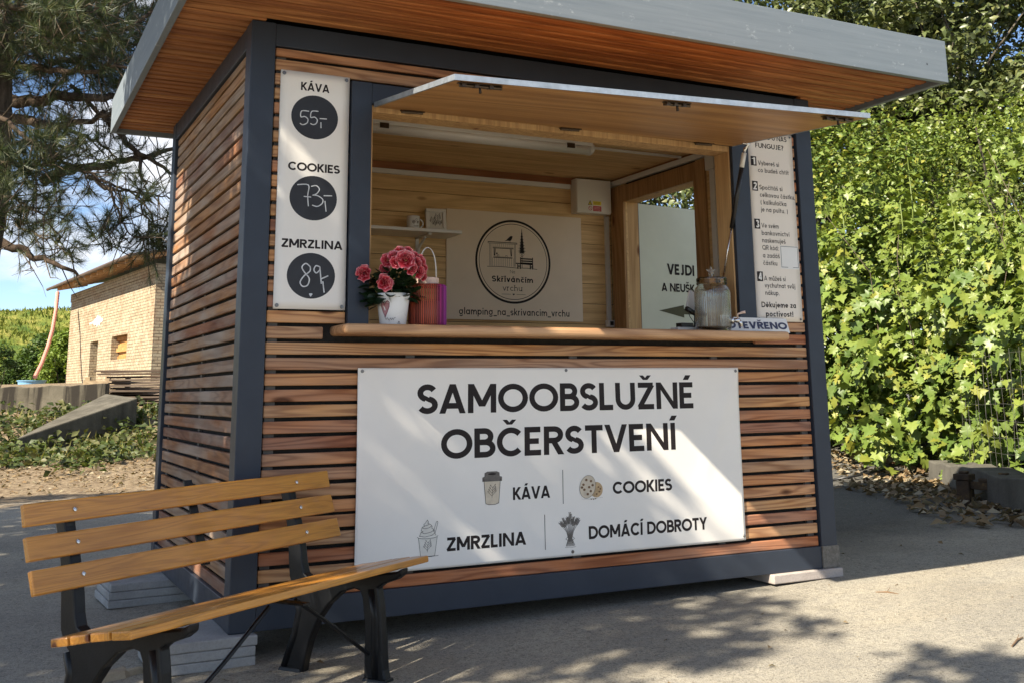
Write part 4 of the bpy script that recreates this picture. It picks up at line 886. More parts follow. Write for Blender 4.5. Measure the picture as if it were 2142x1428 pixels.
# blossoms: cupped rosettes of pink petals with pale rims
def petal_mat():
    t = NT('pink_petal'); g = t.n('VertexColor'); g.layer_name = 'rim'
    sp = t.n('SeparateColor'); t.l(g.outputs[0], sp.inputs[0])
    c = t.ramp(sp.outputs[0], [(.0, (.42,.015,.03)), (.55, (.60,.055,.085)), (.82, (.70,.15,.18)), (1.0, (.82,.42,.42))])
    return t.set(col=c, rough=.5)
M['petal'] = petal_mat()
def rosette(seed, flat=1.0):
    rr = random.Random(seed); v, f, cl = [], [], []
    for ring, (n, r, tilt, sz) in enumerate(((7,.030,15,.024),(7,.022,38,.022),(6,.014,58,.018),(5,.007,75,.013))):
        for j in range(n):
            a = 2*math.pi*(j+.5*ring)/n+rr.uniform(-.2,.2); ti = R(tilt+rr.uniform(-10,10)); s = sz*rr.uniform(.85,1.15)
            d = Vector((math.cos(a), math.sin(a), 0)); u = d*math.cos(ti)+Vector((0,0,1))*math.sin(ti); w = Vector((-d.y, d.x, 0)); nn = w.cross(u)
            b0 = len(v); c0 = d*(r*.25)+Vector((0,0,.006*ring))
            for iu in range(5):
                t_ = iu/4
                for iw in range(5):
                    q = (iw-2)/2; wd = (.25+1.0*math.sin(min(t_*1.9, 1.57)))*(1-.25*max(0, t_-.75)*4*abs(q))
                    ruf = .10*math.sin(q*5+j)*t_
                    v.append(tuple(c0+u*(s*1.25*t_)+w*(q*s*.62*wd)+nn*(s*(-.30*t_*t_+.22*q*q*t_+ruf))))
                    edge = max(t_**2.2, (abs(q)**3)*t_); cl.append(min(1, edge+rr.uniform(-.06,.06)))
            for iu in range(4):
                for iw in range(4): f.append((b0+iu*5+iw, b0+iu*5+iw+1, b0+(iu+1)*5+iw+1, b0+(iu+1)*5+iw))
    me = bpy.data.meshes.new('blossom'); me.from_pydata(v, [], f); me.materials.append(M['petal'])
    ca = me.color_attributes.new('rim', 'FLOAT_COLOR', 'POINT')
    for i, c in enumerate(cl): ca.data[i].color = (c, c, c, 1)
    me.polygons.foreach_set('use_smooth', [True]*len(me.polygons)); return me
RM = [rosette(s) for s in (1, 2, 3)]
def blossom(px, py, depth, size, tilt):
    o = bpy.data.objects.new('blossom', RM[random.randrange(3)]); COL.objects.link(o)
    p = at(px, py, depth); o.location = p; o.scale = (size,)*3
    d = (Vector(tilt)+Vector((random.uniform(-.2,.2), random.uniform(-.2,.2), random.uniform(-.2,.2)))).normalized()
    o.rotation_euler = d.to_track_quat('Z', 'Y').to_euler(); adopt(o, FP)
for (px, py, dz, s, tl) in ((762,573,4.50,1.05,(-.7,-.7,.3)),(811,546,4.50,.9,(-.4,-.9,.1)),(806,562,4.50,.75,(-.5,-.8,-.2)),(837,532,4.54,1.0,(0,-.5,1)),(826,540,4.48,.9,(-.3,-.8,.5)),(848,546,4.44,1.25,(0,-1,.3)),(828,549,4.44,.8,(-.2,-1,.2)),
                            (862,541,4.55,1.0,(.3,-.5,.8)),(868,553,4.50,.95,(.4,-.8,.4)),(876,547,4.56,.9,(.6,-.5,.5)),(858,562,4.46,.95,(.2,-1,-.1)),(874,570,4.50,.95,(.4,-.9,0)),(881,560,4.56,.85,(.7,-.6,.2)),(850,530,4.62,.9,(.1,-.2,1)),
                            (803,592,4.44,1.05,(-.2,-1,.2)),(884,580,4.55,.6,(.5,-.8,0)),(816,594,4.47,.5,(.2,-.9,.1))):
    blossom(px, py, dz-.02, s*.92, tl)
# lantern of coloured cords
lx, ly = .812, .022
LN = thing('cord_lantern', 'cylindrical lantern of orange and magenta cords with loop handle beside the flower pot', 'lantern', (lx, ly, CT))
def cord_mat():
    t = NT('coloured_cord'); o = t.obj(); s = t.n('SeparateXYZ'); t.l(o, s.inputs[0])
    x = t.math('ADD', t.math('MULTIPLY', t.math('SUBTRACT', s.outputs[0], lx), .86), t.math('MULTIPLY', t.math('SUBTRACT', s.outputs[1], ly), -.5)); x = t.math('MULTIPLY_ADD', x, 1/.17, .5)
    c = t.ramp(x, [(.0, (.42,.07,.025)), (.45, (.62,.11,.05)), (.76, (.64,.12,.06)), (.86, (.50,.03,.20)), (.97, (.34,.02,.30))])
    c = t.mix(t.math('MULTIPLY', t.isl(), .75), c, t.mix(1.0, c, (.22,.18,.25), 'MULTIPLY'))
    return t.set(col=c, rough=.5)
M['cord'] = cord_mat()
m = MB()
for j in range(58):
    a = 2*math.pi*j/58; c, s = math.cos(a), math.sin(a)
    m.tube([(lx+.079*c, ly+.079*s, CT+.004), (lx+.081*c, ly+.081*s, CT+.012), (lx+.081*c, ly+.081*s, CT+.172), (lx+.078*c, ly+.078*s, CT+.180), (lx+.066*c, ly+.066*s, CT+.183)], .0026, 6)
m.build('cord_cage', 'cord', LN, smooth=True)
m = MB().lathe([(.070,.0),(.0775,.0),(.0775,.007),(.070,.007)], (lx,ly,CT), 40, None, True); m.lathe([(.058,.176),(.075,.176),(.075,.181),(.058,.181)], (lx,ly,CT), 40, None, True); m.build('ring_frame', 'cord', LN)
M['glow_core'] = plain('dusky_pink_liner', (.40,.16,.11), .35, 0, .1, 10)
MB().lathe([(.0,.006),(.056,.006),(.056,.110),(.050,.110),(.050,.012),(0,.012)], (lx,ly,CT), 32).build('candle_glass', 'glow_core', LN, smooth=True)
M['peach'] = plain('peach_cap', (.70,.52,.43), .5)
MB().lathe([(.0,.183),(.050,.183),(.050,.212),(.047,.215),(0,.215)], (lx,ly,CT), 40).build('cap', 'peach', LN, bevel=.001)
m = MB(); n = 24; L_ = []
hd = Vector((.80,-.60,0))
for i in range(n+1):
    t = math.pi*i/n; p = Vector((lx, ly, CT+.215))+hd*(-.040*math.cos(t))+Vector((0,0,.135*math.sin(t)**.75)); L_.append(p)
wd = Vector((.6,.8,0))*.0085
for p in L_: m.v += [tuple(p-wd), tuple(p+wd)]
m.f = [(2*i, 2*i+1, 2*i+3, 2*i+2) for i in range(n)]
o = m.build('handle', 'white', LN, smooth=True); q = o.modifiers.new('t', 'SOLIDIFY'); q.thickness = .002
# glass drinks dispenser
jx, jy = 2.292, -.062
JD = thing('drinks_dispenser', 'ribbed clear glass drinks dispenser with star knob lid and tap on the counter', 'drinks dispenser', (jx, jy, CT))
t = NT('clear_glass'); M['glass'] = t.set(col=(.93,.95,.93), rough=.0, trans=1.0, ior=1.45)
rib = lambda th, z: 1+(.009*math.cos(th*56) if .02 < z < .192 else 0)
prof = [(0,.004),(.070,.004),(.082,.0),(.086,.010),(.088,.022),(.088,.186),(.087,.198),(.082,.212),(.073,.221),(.069,.226),(.069,.252),(.066,.252),(.066,.226),(.070,.218),(.078,.209),(.0825,.197),(.083,.186),(.083,.022),(.079,.013),(0,.013)]
MB().lathe(prof, (jx,jy,CT), 224, rib).build('glass_body', 'glass', JD, smooth=True)
MB().lathe([(0,.268),(.050,.263),(.0740,.261),(.0755,.257),(.0755,.244),(.0735,.240),(.0755,.236),(.0755,.228),(.0710,.228),(.0710,.2545),(.050,.2570),(0,.2600)], (jx,jy,CT), 56).build('lid', 'glass', JD, smooth=True)
sp = []
for i in range(10):
    r = .026 if i % 2 == 0 else .0115; a = math.pi/2+i*math.pi/5; sp.append((r*math.cos(a), r*math.sin(a)))
ax_ = Vector((.86,-.5,0)); ay_ = Vector((.5,.86,0))
kn = MB().prism(sp, lambda a, z: tuple(Vector((jx,jy,CT+.296+z))+ax_*a-ay_*.006), lambda a, z: tuple(Vector((jx,jy,CT+.296+z))+ax_*a+ay_*.006)); kn.tube([(jx,jy,CT+.262),(jx,jy,CT+.285)], [.013,.009], 14)
kn.build('star_knob', 'glass', JD, bevel=.002)
td = Vector((.80,-.60,0)); tb = Vector((jx,jy,CT+.050))+td*.089
m = MB(); m.tube([tb-td*.003, tb+td*.010], [.017,.017], 16); m.tube([tb+td*.0101, tb+td*.040], [.010,.012], 14); m.tube([tb+td*.034, tb+td*.043+Vector((0,0,-.012)), tb+td*.046+Vector((0,0,-.030))], [.009,.009,.008], 12)
tap = m.build('tap', 'steel', JD, smooth=True)
MB().tube([tb+td*.030+Vector((0,0,.010)), tb+td*.030+Vector((0,0,.030)), tb+td*.052+Vector((0,0,.038)), tb+td*.068+Vector((0,0,.040))], [.004,.004,.006,.007], 10).build('tap_lever', 'peach', tap, smooth=True)
# open sign
OS = MB().hexa([(2.372,-.045,CT),(2.803,-.030,CT),(2.803,.000,CT),(2.372,-.012,CT),(2.376,-.025,CT+.074),(2.799,-.010,CT+.074),(2.799,-.004,CT+.074),(2.376,-.013,CT+.074)]).build('open_sign', 'white')
tag(OS, 'low white sign with navy letters leaning at the right end of the counter', 'sign')
fo = lambda x, z, l=0: (x, -.045+.015*(x-2.372)/.431+(z-CT)*.27-l-.0004, z)
k = Ink(fo, .0012); k.text('OTEVŘENO', 2.392, 2.790, CT+.0175, .036, .24, .09); k.build('lettering', 'navy', OS)
# small devices behind the dispenser
SB_ = thing('small_box', 'small pale box with a black top piece behind the glass dispenser', 'box', (2.19, .03, CT))
MB().box(2.150, 2.262, .035, .105, CT, CT+.024).build('body', 'cond', SB_, bevel=.003); MB().box(2.178, 2.25, .045, .095, CT+.0245, CT+.046).build('top_piece', 'black', SB_, bevel=.002)
TD = thing('tilted_panel', 'white panel with black lower edge tilted on a stand behind the glass dispenser', 'display', (2.27, .09, CT))
q0 = Vector((2.270,.055,1.262)); qa = Vector((.80,.1,-.34)).normalized(); qb = Vector((.45,.30,.84)).normalized(); qc = qa.cross(qb)
def qbx(a0,a1,b0,b1,c0,c1): return MB().hexa([q0+qa*a+qb*b+qc*c for c in (c0,c1) for a, b in ((a0,b0),(a1,b0),(a1,b1),(a0,b1))])
qbx(-.065,.05,.012,.115,-.008,.004).build('panel', 'white', TD, bevel=.002); qbx(-.066,.051,-.008,.0118,-.010,.008).build('lower_edge', 'black', TD, bevel=.002)
MB().tube([q0+qb*.05-qc*.01, q0+Vector((.02,.03,-.04)), Vector((2.29,.10,CT+.002))], .006, 8).build('stand', 'black', TD)
MB().tube([q0-qa*.05-qb*.008, q0-qa*.04+Vector((0,0,-.03)), q0+Vector((0,.0,-.055)), Vector((2.28,.03,CT+.004))], .002, 6).build('wire', 'black', TD)

# ---------------------------------------------------------------- slabs the kiosk stands on
def slab(x0, x1, y0, y1, z0, z1, rot, label, mat='slab', grp='concrete slabs under the kiosk'):
    c = ((x0+x1)/2, (y0+y1)/2)
    mb = MB(); ca, sa = math.cos(R(rot)), math.sin(R(rot))
    pts = [(c[0]+(x-c[0])*ca-(y-c[1])*sa, c[1]+(x-c[0])*sa+(y-c[1])*ca) for x, y in ((x0,y0),(x1,y0),(x1,y1),(x0,y1))]
    mb.hexa([(x, y, z) for z in (z0, z1) for x, y in pts])
    tag(mb.build('concrete_slab', mat, bevel=.005), label, 'slab', grp)
hs = .036
for i, nm in enumerate(('lowest', 'middle', 'topmost')):
    zz = -.1115+i*.0372
    slab(-.272+random.uniform(-.006,.006), .100+random.uniform(-.01,.006), -.043+random.uniform(-.004,.004), .34, zz, zz+hs, random.uniform(-.6,.6), f'{nm} of the three grey slabs stacked under the front left post behind the bench')
    slab(-.290+i*.006, .20, 1.415+random.uniform(-.01,.01), 1.80, zz-.001, zz+hs-.001, 3.0+random.uniform(-.6,.6), f'{nm} of the three slabs stacked under the left side of the kiosk, seen through the bench back')
slab(2.615, 3.062, -.026, .35, -.0442, -.0006, 0, 'single pinkish slab under the front right post', 'slab_pink')

# ---------------------------------------------------------------- bench
bo = Vector((-.5035, -1.142, 0)); ba = Vector((.82181497, .56975447, 0)); bn = Vector((.56975447, -.82181497, 0)); BL = 1.448; BZ = .276
BS = .965
bo = Vector((-.9235+(bo.x+.9235)*BS, -4.3037+(bo.y+4.3037)*BS, 0))
def bp(a, n, z):        # along the bench, towards its front, height; the legs splay back a little towards the ground
    n *= BS; z = .893-(.893-z)*BS; t = max(0, (.12-z)/.20); return bo+ba*(a*BS)+bn*(n-.032*t)+Vector((0,0,z-.035*t))
BE = thing('park_bench', 'wooden park bench with black cast iron legs in front of the kiosk corner', 'bench', tuple(bp(BL/2, -.2, -.11)))
def bslat(mb, pa_, pb_, th, L0=0, L1=BL):
    """a slat from profile edge pa_ to pb_ (n,z), thickness th to the lower/back side"""
    d = Vector((pb_[0]-pa_[0], pb_[1]-pa_[1])).normalized(); nrm = Vector((d.y, -d.x))*th
    q = [pa_, pb_, (pb_[0]+nrm.x, pb_[1]+nrm.y), (pa_[0]+nrm.x, pa_[1]+nrm.y)]
    return mb.hexa([bp(a, n, z) for a in (L0, L1) for n, z in q])
for (p, q) in (((.0, BZ), (-.074, BZ-.009)), ((-.083, BZ-.0095), (-.157, BZ-.021)), ((-.166, BZ-.0225), (-.238, BZ-.037)), ((-.247, BZ-.039), (-.315, BZ-.050))):
    mb = MB(); bslat(mb, q, p, .024); mb.build('seat_slat', 'bench', BE, bevel=.004, seg=2)
def bolt(n, z, a, d, par):
    c = bp(a, n, z); dv = bn*d[0]+Vector((0,0,d[1])); dv.normalize()
    m = MB(); m.tube([c-dv*.004, c+dv*.0035, c+dv*.0045], [.0075,.0065,.003], 14); m.build('bolt', 'steel', par, smooth=False)
for (p, q) in (((-.500, BZ+.306), (-.484, BZ+.241)), ((-.479, BZ+.213), (-.456, BZ+.145)), ((-.446, BZ+.121), (-.421, BZ+.053))):
    mb = MB(); bslat(mb, p, q, .018, .022, BL); sl = mb.build('back_slat', 'bench', BE, bevel=.004, seg=2)
    for a in (.198, BL-.205): bolt((p[0]+q[0])/2+.0005, (p[1]+q[1])/2+.001, a, (.93,.36), sl)
PRF = [(-.505,-.115),(-.485,-.06),(-.462,.0),(-.444,.06),(-.440,.10),(-.452,.14),(-.480,.165),(-.497,.20),(-.503,.25),(-.507,.30),(-.513,.36),(-.525,.42),(-.548,.49),(-.575,.570),(-.522,.575),(-.506,.50),(-.477,.42),(-.457,.36),(-.444,.30),(-.436,.25),(-.424,.215),(-.405,.203),
       (-.33,.198),(-.25,.207),(-.16,.222),(-.08,.234),(.0,.245),(.034,.262),(.032,.238),(.004,.220),(-.055,.200),(-.078,.185),(-.066,.12),(-.046,.03),(-.020,-.07),(.002,-.115),(-.100,-.115),(-.112,-.04),(-.126,.05),(-.145,.145),(-.158,.170),(-.185,.176),(-.245,.158),(-.305,.110),(-.348,.055),(-.374,-.01),(-.386,-.07),(-.388,-.115)]
for a in (.20, BL-.205):
    mb = MB().prism(PRF, lambda n, z: tuple(bp(a-.021, n, z)), lambda n, z: tuple(bp(a+.021, n, z)))
    fr = mb.build('leg_frame', 'iron', BE, bevel=.006, seg=2)
    for line, n0 in ((((-.462,.14),(-.44,.08),(-.45,.0),(-.48,-.10)), -.447), (((-.105,.18),(-.085,.08),(-.065,-.02),(-.05,-.10)), -.052)):   # raised rib and splayed foot
        MB().tube([bp(a, n, z) for n, z in line], .026, 8).build('leg_rib', 'iron', fr, smooth=True)
        MB().hexa([bp(a+i, n0+j, z) for z, w, l in ((-.125,.036,.060),(-.095,.026,.050)) for i, j in ((-w,-l),(w,-l),(w,l),(-w,l))]).build('foot', 'iron', fr, bevel=.004)
MB().obox(bp(.72, -.497, BZ+.18), (ba, bn*.35+Vector((0,0,-.93)), bn), (.018, .145, .003)).build('back_strap', 'iron', BE)
MB().obox(bp(.72, -.16, BZ-.055), (ba, bn, Vector((0,0,1))), (.018, .16, .003)).build('seat_strap', 'iron', BE)
for a0, a1 in ((.66, .245), (.79, BL-.25)):
    MB().tube([bp(a0, -.10, .215), bp((a0+a1)/2, -.09, .09), bp(a1, -.078, -.02)], .007, 8).build('brace_rod', 'iron', BE)

# ---------------------------------------------------------------- brick outbuilding on the bank, far left
fd = Vector((-.129, .9917, 0)); fn_ = Vector((-.9917, -.129, 0)); f0 = Vector((3.46, 27.55, 0))      # facade line from its near corner
FZ0, FZ1, FL = .9, 4.62, 11.2
def fpnt(a, n, z): return tuple(f0+fd*a+fn_*n+Vector((0,0,z)))
def brick_mat():
    t = NT('pale_old_brick'); o = t.obj()
    mp = t.n('Mapping'); mp.inputs['Rotation'].default_value = (0, 0, -math.atan2(fd.y, fd.x)); t.l(o, mp.inputs['Vector'])
    sp = t.n('SeparateXYZ'); t.l(mp.outputs[0], sp.inputs[0]); cb = t.n('CombineXYZ'); t.l(t.math('ADD', sp.outputs[0], sp.outputs[1]), cb.inputs[0]); t.l(sp.outputs[2], cb.inputs[1])
    b = t.n('TexBrick'); t.l(cb.outputs[0], b.inputs['Vector']); b.inputs['Scale'].default_value = 1.0; b.inputs['Brick Width'].default_value = .29; b.inputs['Row Height'].default_value = .09; b.inputs['Mortar Size'].default_value = .012
    b.inputs['Color1'].default_value = (.32,.25,.165,1); b.inputs['Color2'].default_value = (.40,.34,.235,1); b.inputs['Mortar'].default_value = (.17,.135,.095,1)
    f = t.noise(o, 1.1, 6, .65); c = t.mix(t.math('MULTIPLY', t.math('SUBTRACT', f, .5, clamp=True), 2.4, clamp=True), b.outputs[0], (.24,.115,.06))
    g = t.noise(o, 4.2, 8, .75); c = t.mix(t.math('MULTIPLY', t.math('SUBTRACT', g, .48, clamp=True), 4.5, clamp=True), c, (.43, .38, .28))
    g2 = t.noise(o, 9, 7, .8); c = t.mix(t.math('MULTIPLY', t.math('SUBTRACT', g2, .56, clamp=True), 8, clamp=True), c, (.075,.05,.032))
    t.bump(t.math('SUBTRACT', g, b.outputs['Fac']), .8, .03); return t.set(col=c, rough=.95, spec=.1)
M['brick'] = brick_mat()
M['rafter'] = plain('new_rafter_timber', (.50,.29,.14), .7, 0, .2, 6)
M['roofing'] = plain('brown_sheet_roof', (.085,.058,.045), .6, 0, .2, 4)
M['boarding'] = wood('warped_boarding', [(.50,.27,.09),(.44,.20,.06),(.55,.33,.12)], 0, .5, .7, .5, 0, .6)
M['dark_in'] = plain('dark_interior', (.03,.022,.016), .9)
OB = thing('brick_outbuilding', 'old pale brick outbuilding with open rafters and two small openings, far left on the bank', 'building', tuple(f0+fd*5+Vector((0,0,1.1))))
ops = [(2.80, 4.75, 2.02, 2.76), (6.55, 7.65, .9, 2.72)]       # window, doorway: along, height
m = MB(); edges = [0, 2.80, 4.75, 6.55, 7.65, FL]
def wb(a0, a1, z0, z1, n0=0, n1=-.42): m.hexa([fpnt(a, n, z) for z in (z0, z1) for a, n in ((a0,n0),(a1,n0),(a1,n1),(a0,n1))])
wb(0, 2.80, FZ0, FZ1-.3); wb(2.80, 4.75, FZ0, 2.02); wb(2.80, 4.75, 2.76, FZ1-.3); wb(4.75, 6.55, FZ0, FZ1-.3); wb(6.55, 7.65, 2.72, FZ1-.3); wb(7.65, FL, FZ0, FZ1-.3)
wb(-.002, FL+.002, FZ1-.2999, FZ1, .03, -.42)
m.hexa([fpnt(a, n, z) for z in (FZ0, FZ1+.9) for a, n in ((.0,-.4202),(.42,-.4202),(.42,-5.5),(.0,-5.5))])
m.hexa([fpnt(a, n, z) for z in (FZ0, FZ1) for a, n in ((FL-.42,-.4202),(FL,-.4202),(FL,-5.5),(FL-.42,-5.5))])
m.build('wall', 'brick', OB)
wf = MB(); 
for i in range(6): wf.hexa([fpnt(a, n, z) for z, w in ((2.03+i*.12, 0), (2.145+i*.12, 0)) for a, n in ((2.81,-.20-.05*(i%2)),(4.74,-.16-.05*((i+1)%3)),(4.74,-.26),(2.81,-.30))])
wf.build('window_boarding', 'boarding', OB)
MB().hexa([fpnt(a, n, z) for z in (FZ0, 2.71) for a, n in ((6.56,-.36),(7.64,-.36),(7.64,-.415),(6.56,-.415))]).build('doorway_infill', 'brick', OB)
rf = MB().hexa([fpnt(a, n, z) for a0, dz in ((0,0),(0,.06)) for a, n, z in ((-.5,.78,FZ1+.15+dz),(FL+.05,.78,FZ1+.15+dz),(FL+.05,-6.0,FZ1+1.45+dz),(-.5,-6.0,FZ1+1.45+dz))]).build('roof', 'roofing', OB)
for i in range(13):
    a = -.25+i*.86
    MB().hexa([fpnt(aa, n, z) for aa, n, z in ((a,.72,FZ1+.02),(a+.09,.72,FZ1+.02),(a+.09,-.3,FZ1+.24),(a,-.3,FZ1+.24),(a,.72,FZ1+.155),(a+.09,.72,FZ1+.155),(a+.09,-.3,FZ1+.36),(a,-.3,FZ1+.36))]).build('rafter', 'rafter', rf)
MB().tube([fpnt(-.5,.84,FZ1+.16), fpnt(FL+.1,.84,FZ1+.16)], .055, 8).build('gutter', 'roofing', rf)
M['patch'] = plain('white_plaster_patch', (.50,.47,.42), .9, 0, .3, 8)
m = MB(); 
m.poly([(7.2,3.46),(7.0,3.50),(6.8,3.60),(6.6,3.50),(6.45,3.53),(6.2,3.42),(6.0,3.43),(6.1,3.31),(6.35,3.30),(6.45,3.18),(6.65,3.26),(6.8,3.16),(6.95,3.27),(7.2,3.24),(7.4,3.33),(7.9,3.31),(8.0,3.37),(7.5,3.40)], lambda a, z: fpnt(a, .012, z)); m.build('plaster_patch', 'patch', OB)
M['pipe_red'] = plain('faded_red_hose', (.52,.22,.17), .6, 0, .12, 9)
pw_ = [at(121, 612, 38.0), at(117, 650, 37.3), at(110, 690, 36.8), at(100, 725, 36.2), at(87, 760, 35.4), at(72, 790, 34.6)]
pp = []
for i in range(len(pw_)-1):
    for t_ in np.linspace(0, 1, 14, endpoint=False): pp.append(pw_[i].lerp(pw_[i+1], t_))
DP = MB().tube(pp, [.060+.008*(i % 2) for i in range(len(pp))], 10).build('drain_hose', 'pipe_red', smooth=False)
tag(DP, 'curved faded red corrugated hose hanging from the outbuilding gutter', 'hose')
M['blue'] = plain('pale_blue_plastic', (.16,.34,.52), .45, 0, .15, 4)
bc = at(66, 803, 34.4)
BR = thing('blue_tub', 'pale blue plastic tub under the red hose', 'tub', tuple(bc-Vector((0,0,.35))))
MB().lathe([(0,-.35),(.36,-.35),(.42,.10),(.45,.10),(.45,.13),(.40,.13),(.34,-.30),(0,-.30)], tuple(bc), 28).build('tub_body', 'blue', BR, smooth=False)

# ---------------------------------------------------------------- old concrete walls and the board pile on the bank
def wallpiece(name, label, P0, P1, h0, h1, th, mat, segs=14, cat='wall', lean=.0):
    d = (P1-P0); l = d.length; d.normalize(); nrm = Vector((d.y, -d.x, 0)).normalized(); mb = MB(); rr = random.Random(hash(label) % 1000 if False else len(label))
    rows = []
    for i in range(segs+1):
        t = i/segs; b = P0.lerp(P1, t); h = h0+(h1-h0)*t+rr.uniform(-.02,.02)
        rows.append([b+nrm*(th/2+.02), b+nrm*(th/2-lean*h)+Vector((0,0,h)), b-nrm*(th/2)+Vector((0,0,h+rr.uniform(-.01,.01))), b-nrm*(th/2+.02)])
    for r in rows: mb.v += [tuple(p) for p in r]
    for i in range(segs):
        for j in range(4): mb.f.append((i*4+j, i*4+(j+1)%4, i*4+4+(j+1)%4, i*4+4+j))
    mb.f.append((0,1,2,3)); mb.f.append(tuple(segs*4+j for j in (3,2,1,0)))
    o = mb.build(name, mat, bevel=.012); return tag(o, label, cat)
wallpiece('retaining_wall', 'dark streaked old concrete retaining wall on the bank below the outbuilding', at(-60, 890, 17.9)-Vector((0,0,.35)), at(222, 868, 18.3)-Vector((0,0,.3)), .97, .83, .30, 'wall_conc')
rb_ = MB(); A0, A1, A2, A3 = at(20, 935, 14.8), at(283, 832, 17.0), at(292, 838, 16.6), at(70, 912, 14.6)
T = [at(30, 918, 14.9), at(288, 831, 17.0), at(222, 822, 18.0), at(150, 862, 17.2)]
nrm = Vector((0,0,-1))
rb_.hexa([T[0]+Vector((0,-.02,-.32)), T[1]+Vector((0,-.05,-.62)), T[2]+Vector((0,0,-.7)), T[3]+Vector((0,0,-.6)), *T])
tag(rb_.build('concrete_ramp', 'ramp_conc', bevel=.02), 'sloping slab of old concrete running up to the board pile', 'ramp')
M['oldboard'] = wood('old_stacked_boards', [(.07,.05,.036),(.12,.078,.05),(.05,.037,.03),(.17,.10,.06)], 0, .4, .85, 0, .4, .5, rot=-21.7)
rr = random.Random(5)
bd = Vector((.93, -.37, 0))
pb0 = at(262, 862, 19.0); pb0.z -= .05
nl = 16
proto = None
for i in range(nl):
    for k_ in range(2):
        mb = MB(); L = rr.uniform(1.7, 2.3); off = rr.uniform(-.25,.12)-(.35*i/nl); z = i*.052+rr.uniform(0,.012); th = rr.uniform(.018,.034); w = rr.uniform(.18,.26)
        c = pb0+bd*(L/2+off)+Vector((-.37*-1*.0,0,0))+Vector((.37,.93,0))*(k_*.34)+Vector((0,0,z)); yaw = rr.uniform(-.16,.16); dd_ = Vector((bd.x*math.cos(yaw)-bd.y*math.sin(yaw), bd.x*math.sin(yaw)+bd.y*math.cos(yaw), rr.uniform(-.012,.012)))
        mb.obox(c, (dd_, Vector((-dd_.y, dd_.x, 0)), Vector((0,0,1))), (L/2, w/2, th/2))
        o = mb.build('old_board', 'oldboard'); tag(o, 'old weathered board in the long pile beside the outbuilding', 'board', 'old boards stacked by the outbuilding')
M['pallet'] = wood('pallet_timber', [(.42,.33,.2),(.34,.26,.16)], 0, .6, .8, .3, .3, .4)
pc = at(222, 818, 19.6)
PL = thing('pallet', 'pale wooden pallet standing beside the board pile', 'pallet', tuple(pc-Vector((0,0,.3))))
m = MB()
for i in range(3): MB().obox(pc+Vector((.0,0,-.22+i*.19)), (bd, Vector((.37,.93,0)), Vector((0,0,1))), (.42,.012,.045)).build('deck_board', 'pallet', PL)
for s in (-1, 0, 1): MB().obox(pc+bd*(.36*s)+Vector((.03,.07,0)), (bd, Vector((.37,.93,0)), Vector((0,0,1))), (.04,.05,.27)).build('block', 'pallet', PL)

# ---------------------------------------------------------------- right side: low wall, garden wall, rock, bracket, wire fence, cable
wallpiece('low_wall', 'low old concrete kerb wall below the vine thicket at the right', Vector((4.6,-.70,-.06)), Vector((6.88,2.70,-.02)), .36, .26, .28, 'kerb_conc', 18)
wallpiece('garden_wall', 'pale rough garden wall behind the vines beside the kiosk', Vector((7.3,5.6,-.1)), Vector((9.6,9.5,-.1)), 1.0, 1.2, .35, 'stone', 10)
rk = MB(); rr = random.Random(9); cc = at(2112, 882, 10.6)
for i in range(7):
    for j in range(12):
        t_, p_ = math.pi*i/6, 2*math.pi*j/12; r = 1+.18*math.sin(3*p_+i)+rr.uniform(-.08,.08)
        rk.v.append((cc.x+.62*r*math.sin(t_)*math.cos(p_), cc.y+.38*r*math.sin(t_)*math.sin(p_), cc.z-.02+.30*math.cos(t_)*r))
rk.f = [(i*12+j, i*12+(j+1)%12, (i+1)*12+(j+1)%12, (i+1)*12+j) for i in range(6) for j in range(12)]
tag(rk.build('boulder', 'stone', smooth=False), 'pale sunlit boulder behind the wire fence at the right edge', 'rock')
b0, b1 = Vector((5.78, 1.54, .018)), Vector((5.86, 1.25, .018))
BK = thing('iron_bracket', 'low rusty iron trestle with two stout legs in front of the low wall', 'iron support', tuple((b0+b1)/2))
bd_ = (b1-b0).normalized(); bnn = Vector((bd_.y, -bd_.x, 0))
for p in (b0, b1):
    m = MB(); m.obox(p+Vector((0,0,.05)), (bd_, bnn, Vector((0,0,1))), (.050,.045,.13)); m.obox(p+Vector((0,0,.205)), (bd_, bnn, Vector((0,0,1))), (.062,.056,.022)); m.obox(p+Vector((0,0,.237)), (bd_, bnn, Vector((0,0,1))), (.03,.03,.0095))
    m.build('leg', 'rust', BK, bevel=.006)
m = MB(); m.obox((b0+b1)/2+Vector((0,0,.145)), (bd_, bnn, Vector((0,0,1))), ((b1-b0).length/2-.051,.025,.028)); m.obox((b0+b1)/2+Vector((0,0,.186)), (bd_, bnn, Vector((0,0,1))), (.035,.026,.0125)); m.build('crossbar', 'rust', BK, bevel=.006)
M['wire'] = plain('galvanised_wire', (.20,.19,.175), .5, .6)
WF = MB(); w0, w1 = Vector((4.85,-.56,.25)), Vector((6.80,2.40,.20)); wd_ = (w1-w0)
rr = random.Random(4)
for i in range(26):
    b = w0+wd_*(i/25); WF.tube([b, b+Vector((rr.uniform(-.02,.02),rr.uniform(-.02,.02),.45)), b+Vector((rr.uniform(-.03,.03),rr.uniform(-.03,.03),.95))], .0011, 4)
for j in range(8):
    z = .03+.125*j; WF.tube([w0+wd_*(i/12)+Vector((rr.uniform(-.01,.01),rr.uniform(-.01,.01),z+rr.uniform(-.012,.012))) for i in range(13)], .0011, 4)
tag(WF.build('wire_fence', 'wire'), 'thin wire mesh fence on the low wall at the right edge', 'fence')
cp = [(1738,1008,9.9),(1790,1005,9.9),(1850,996,10.0),(1905,985,10.1),(1950,975,10.2)]
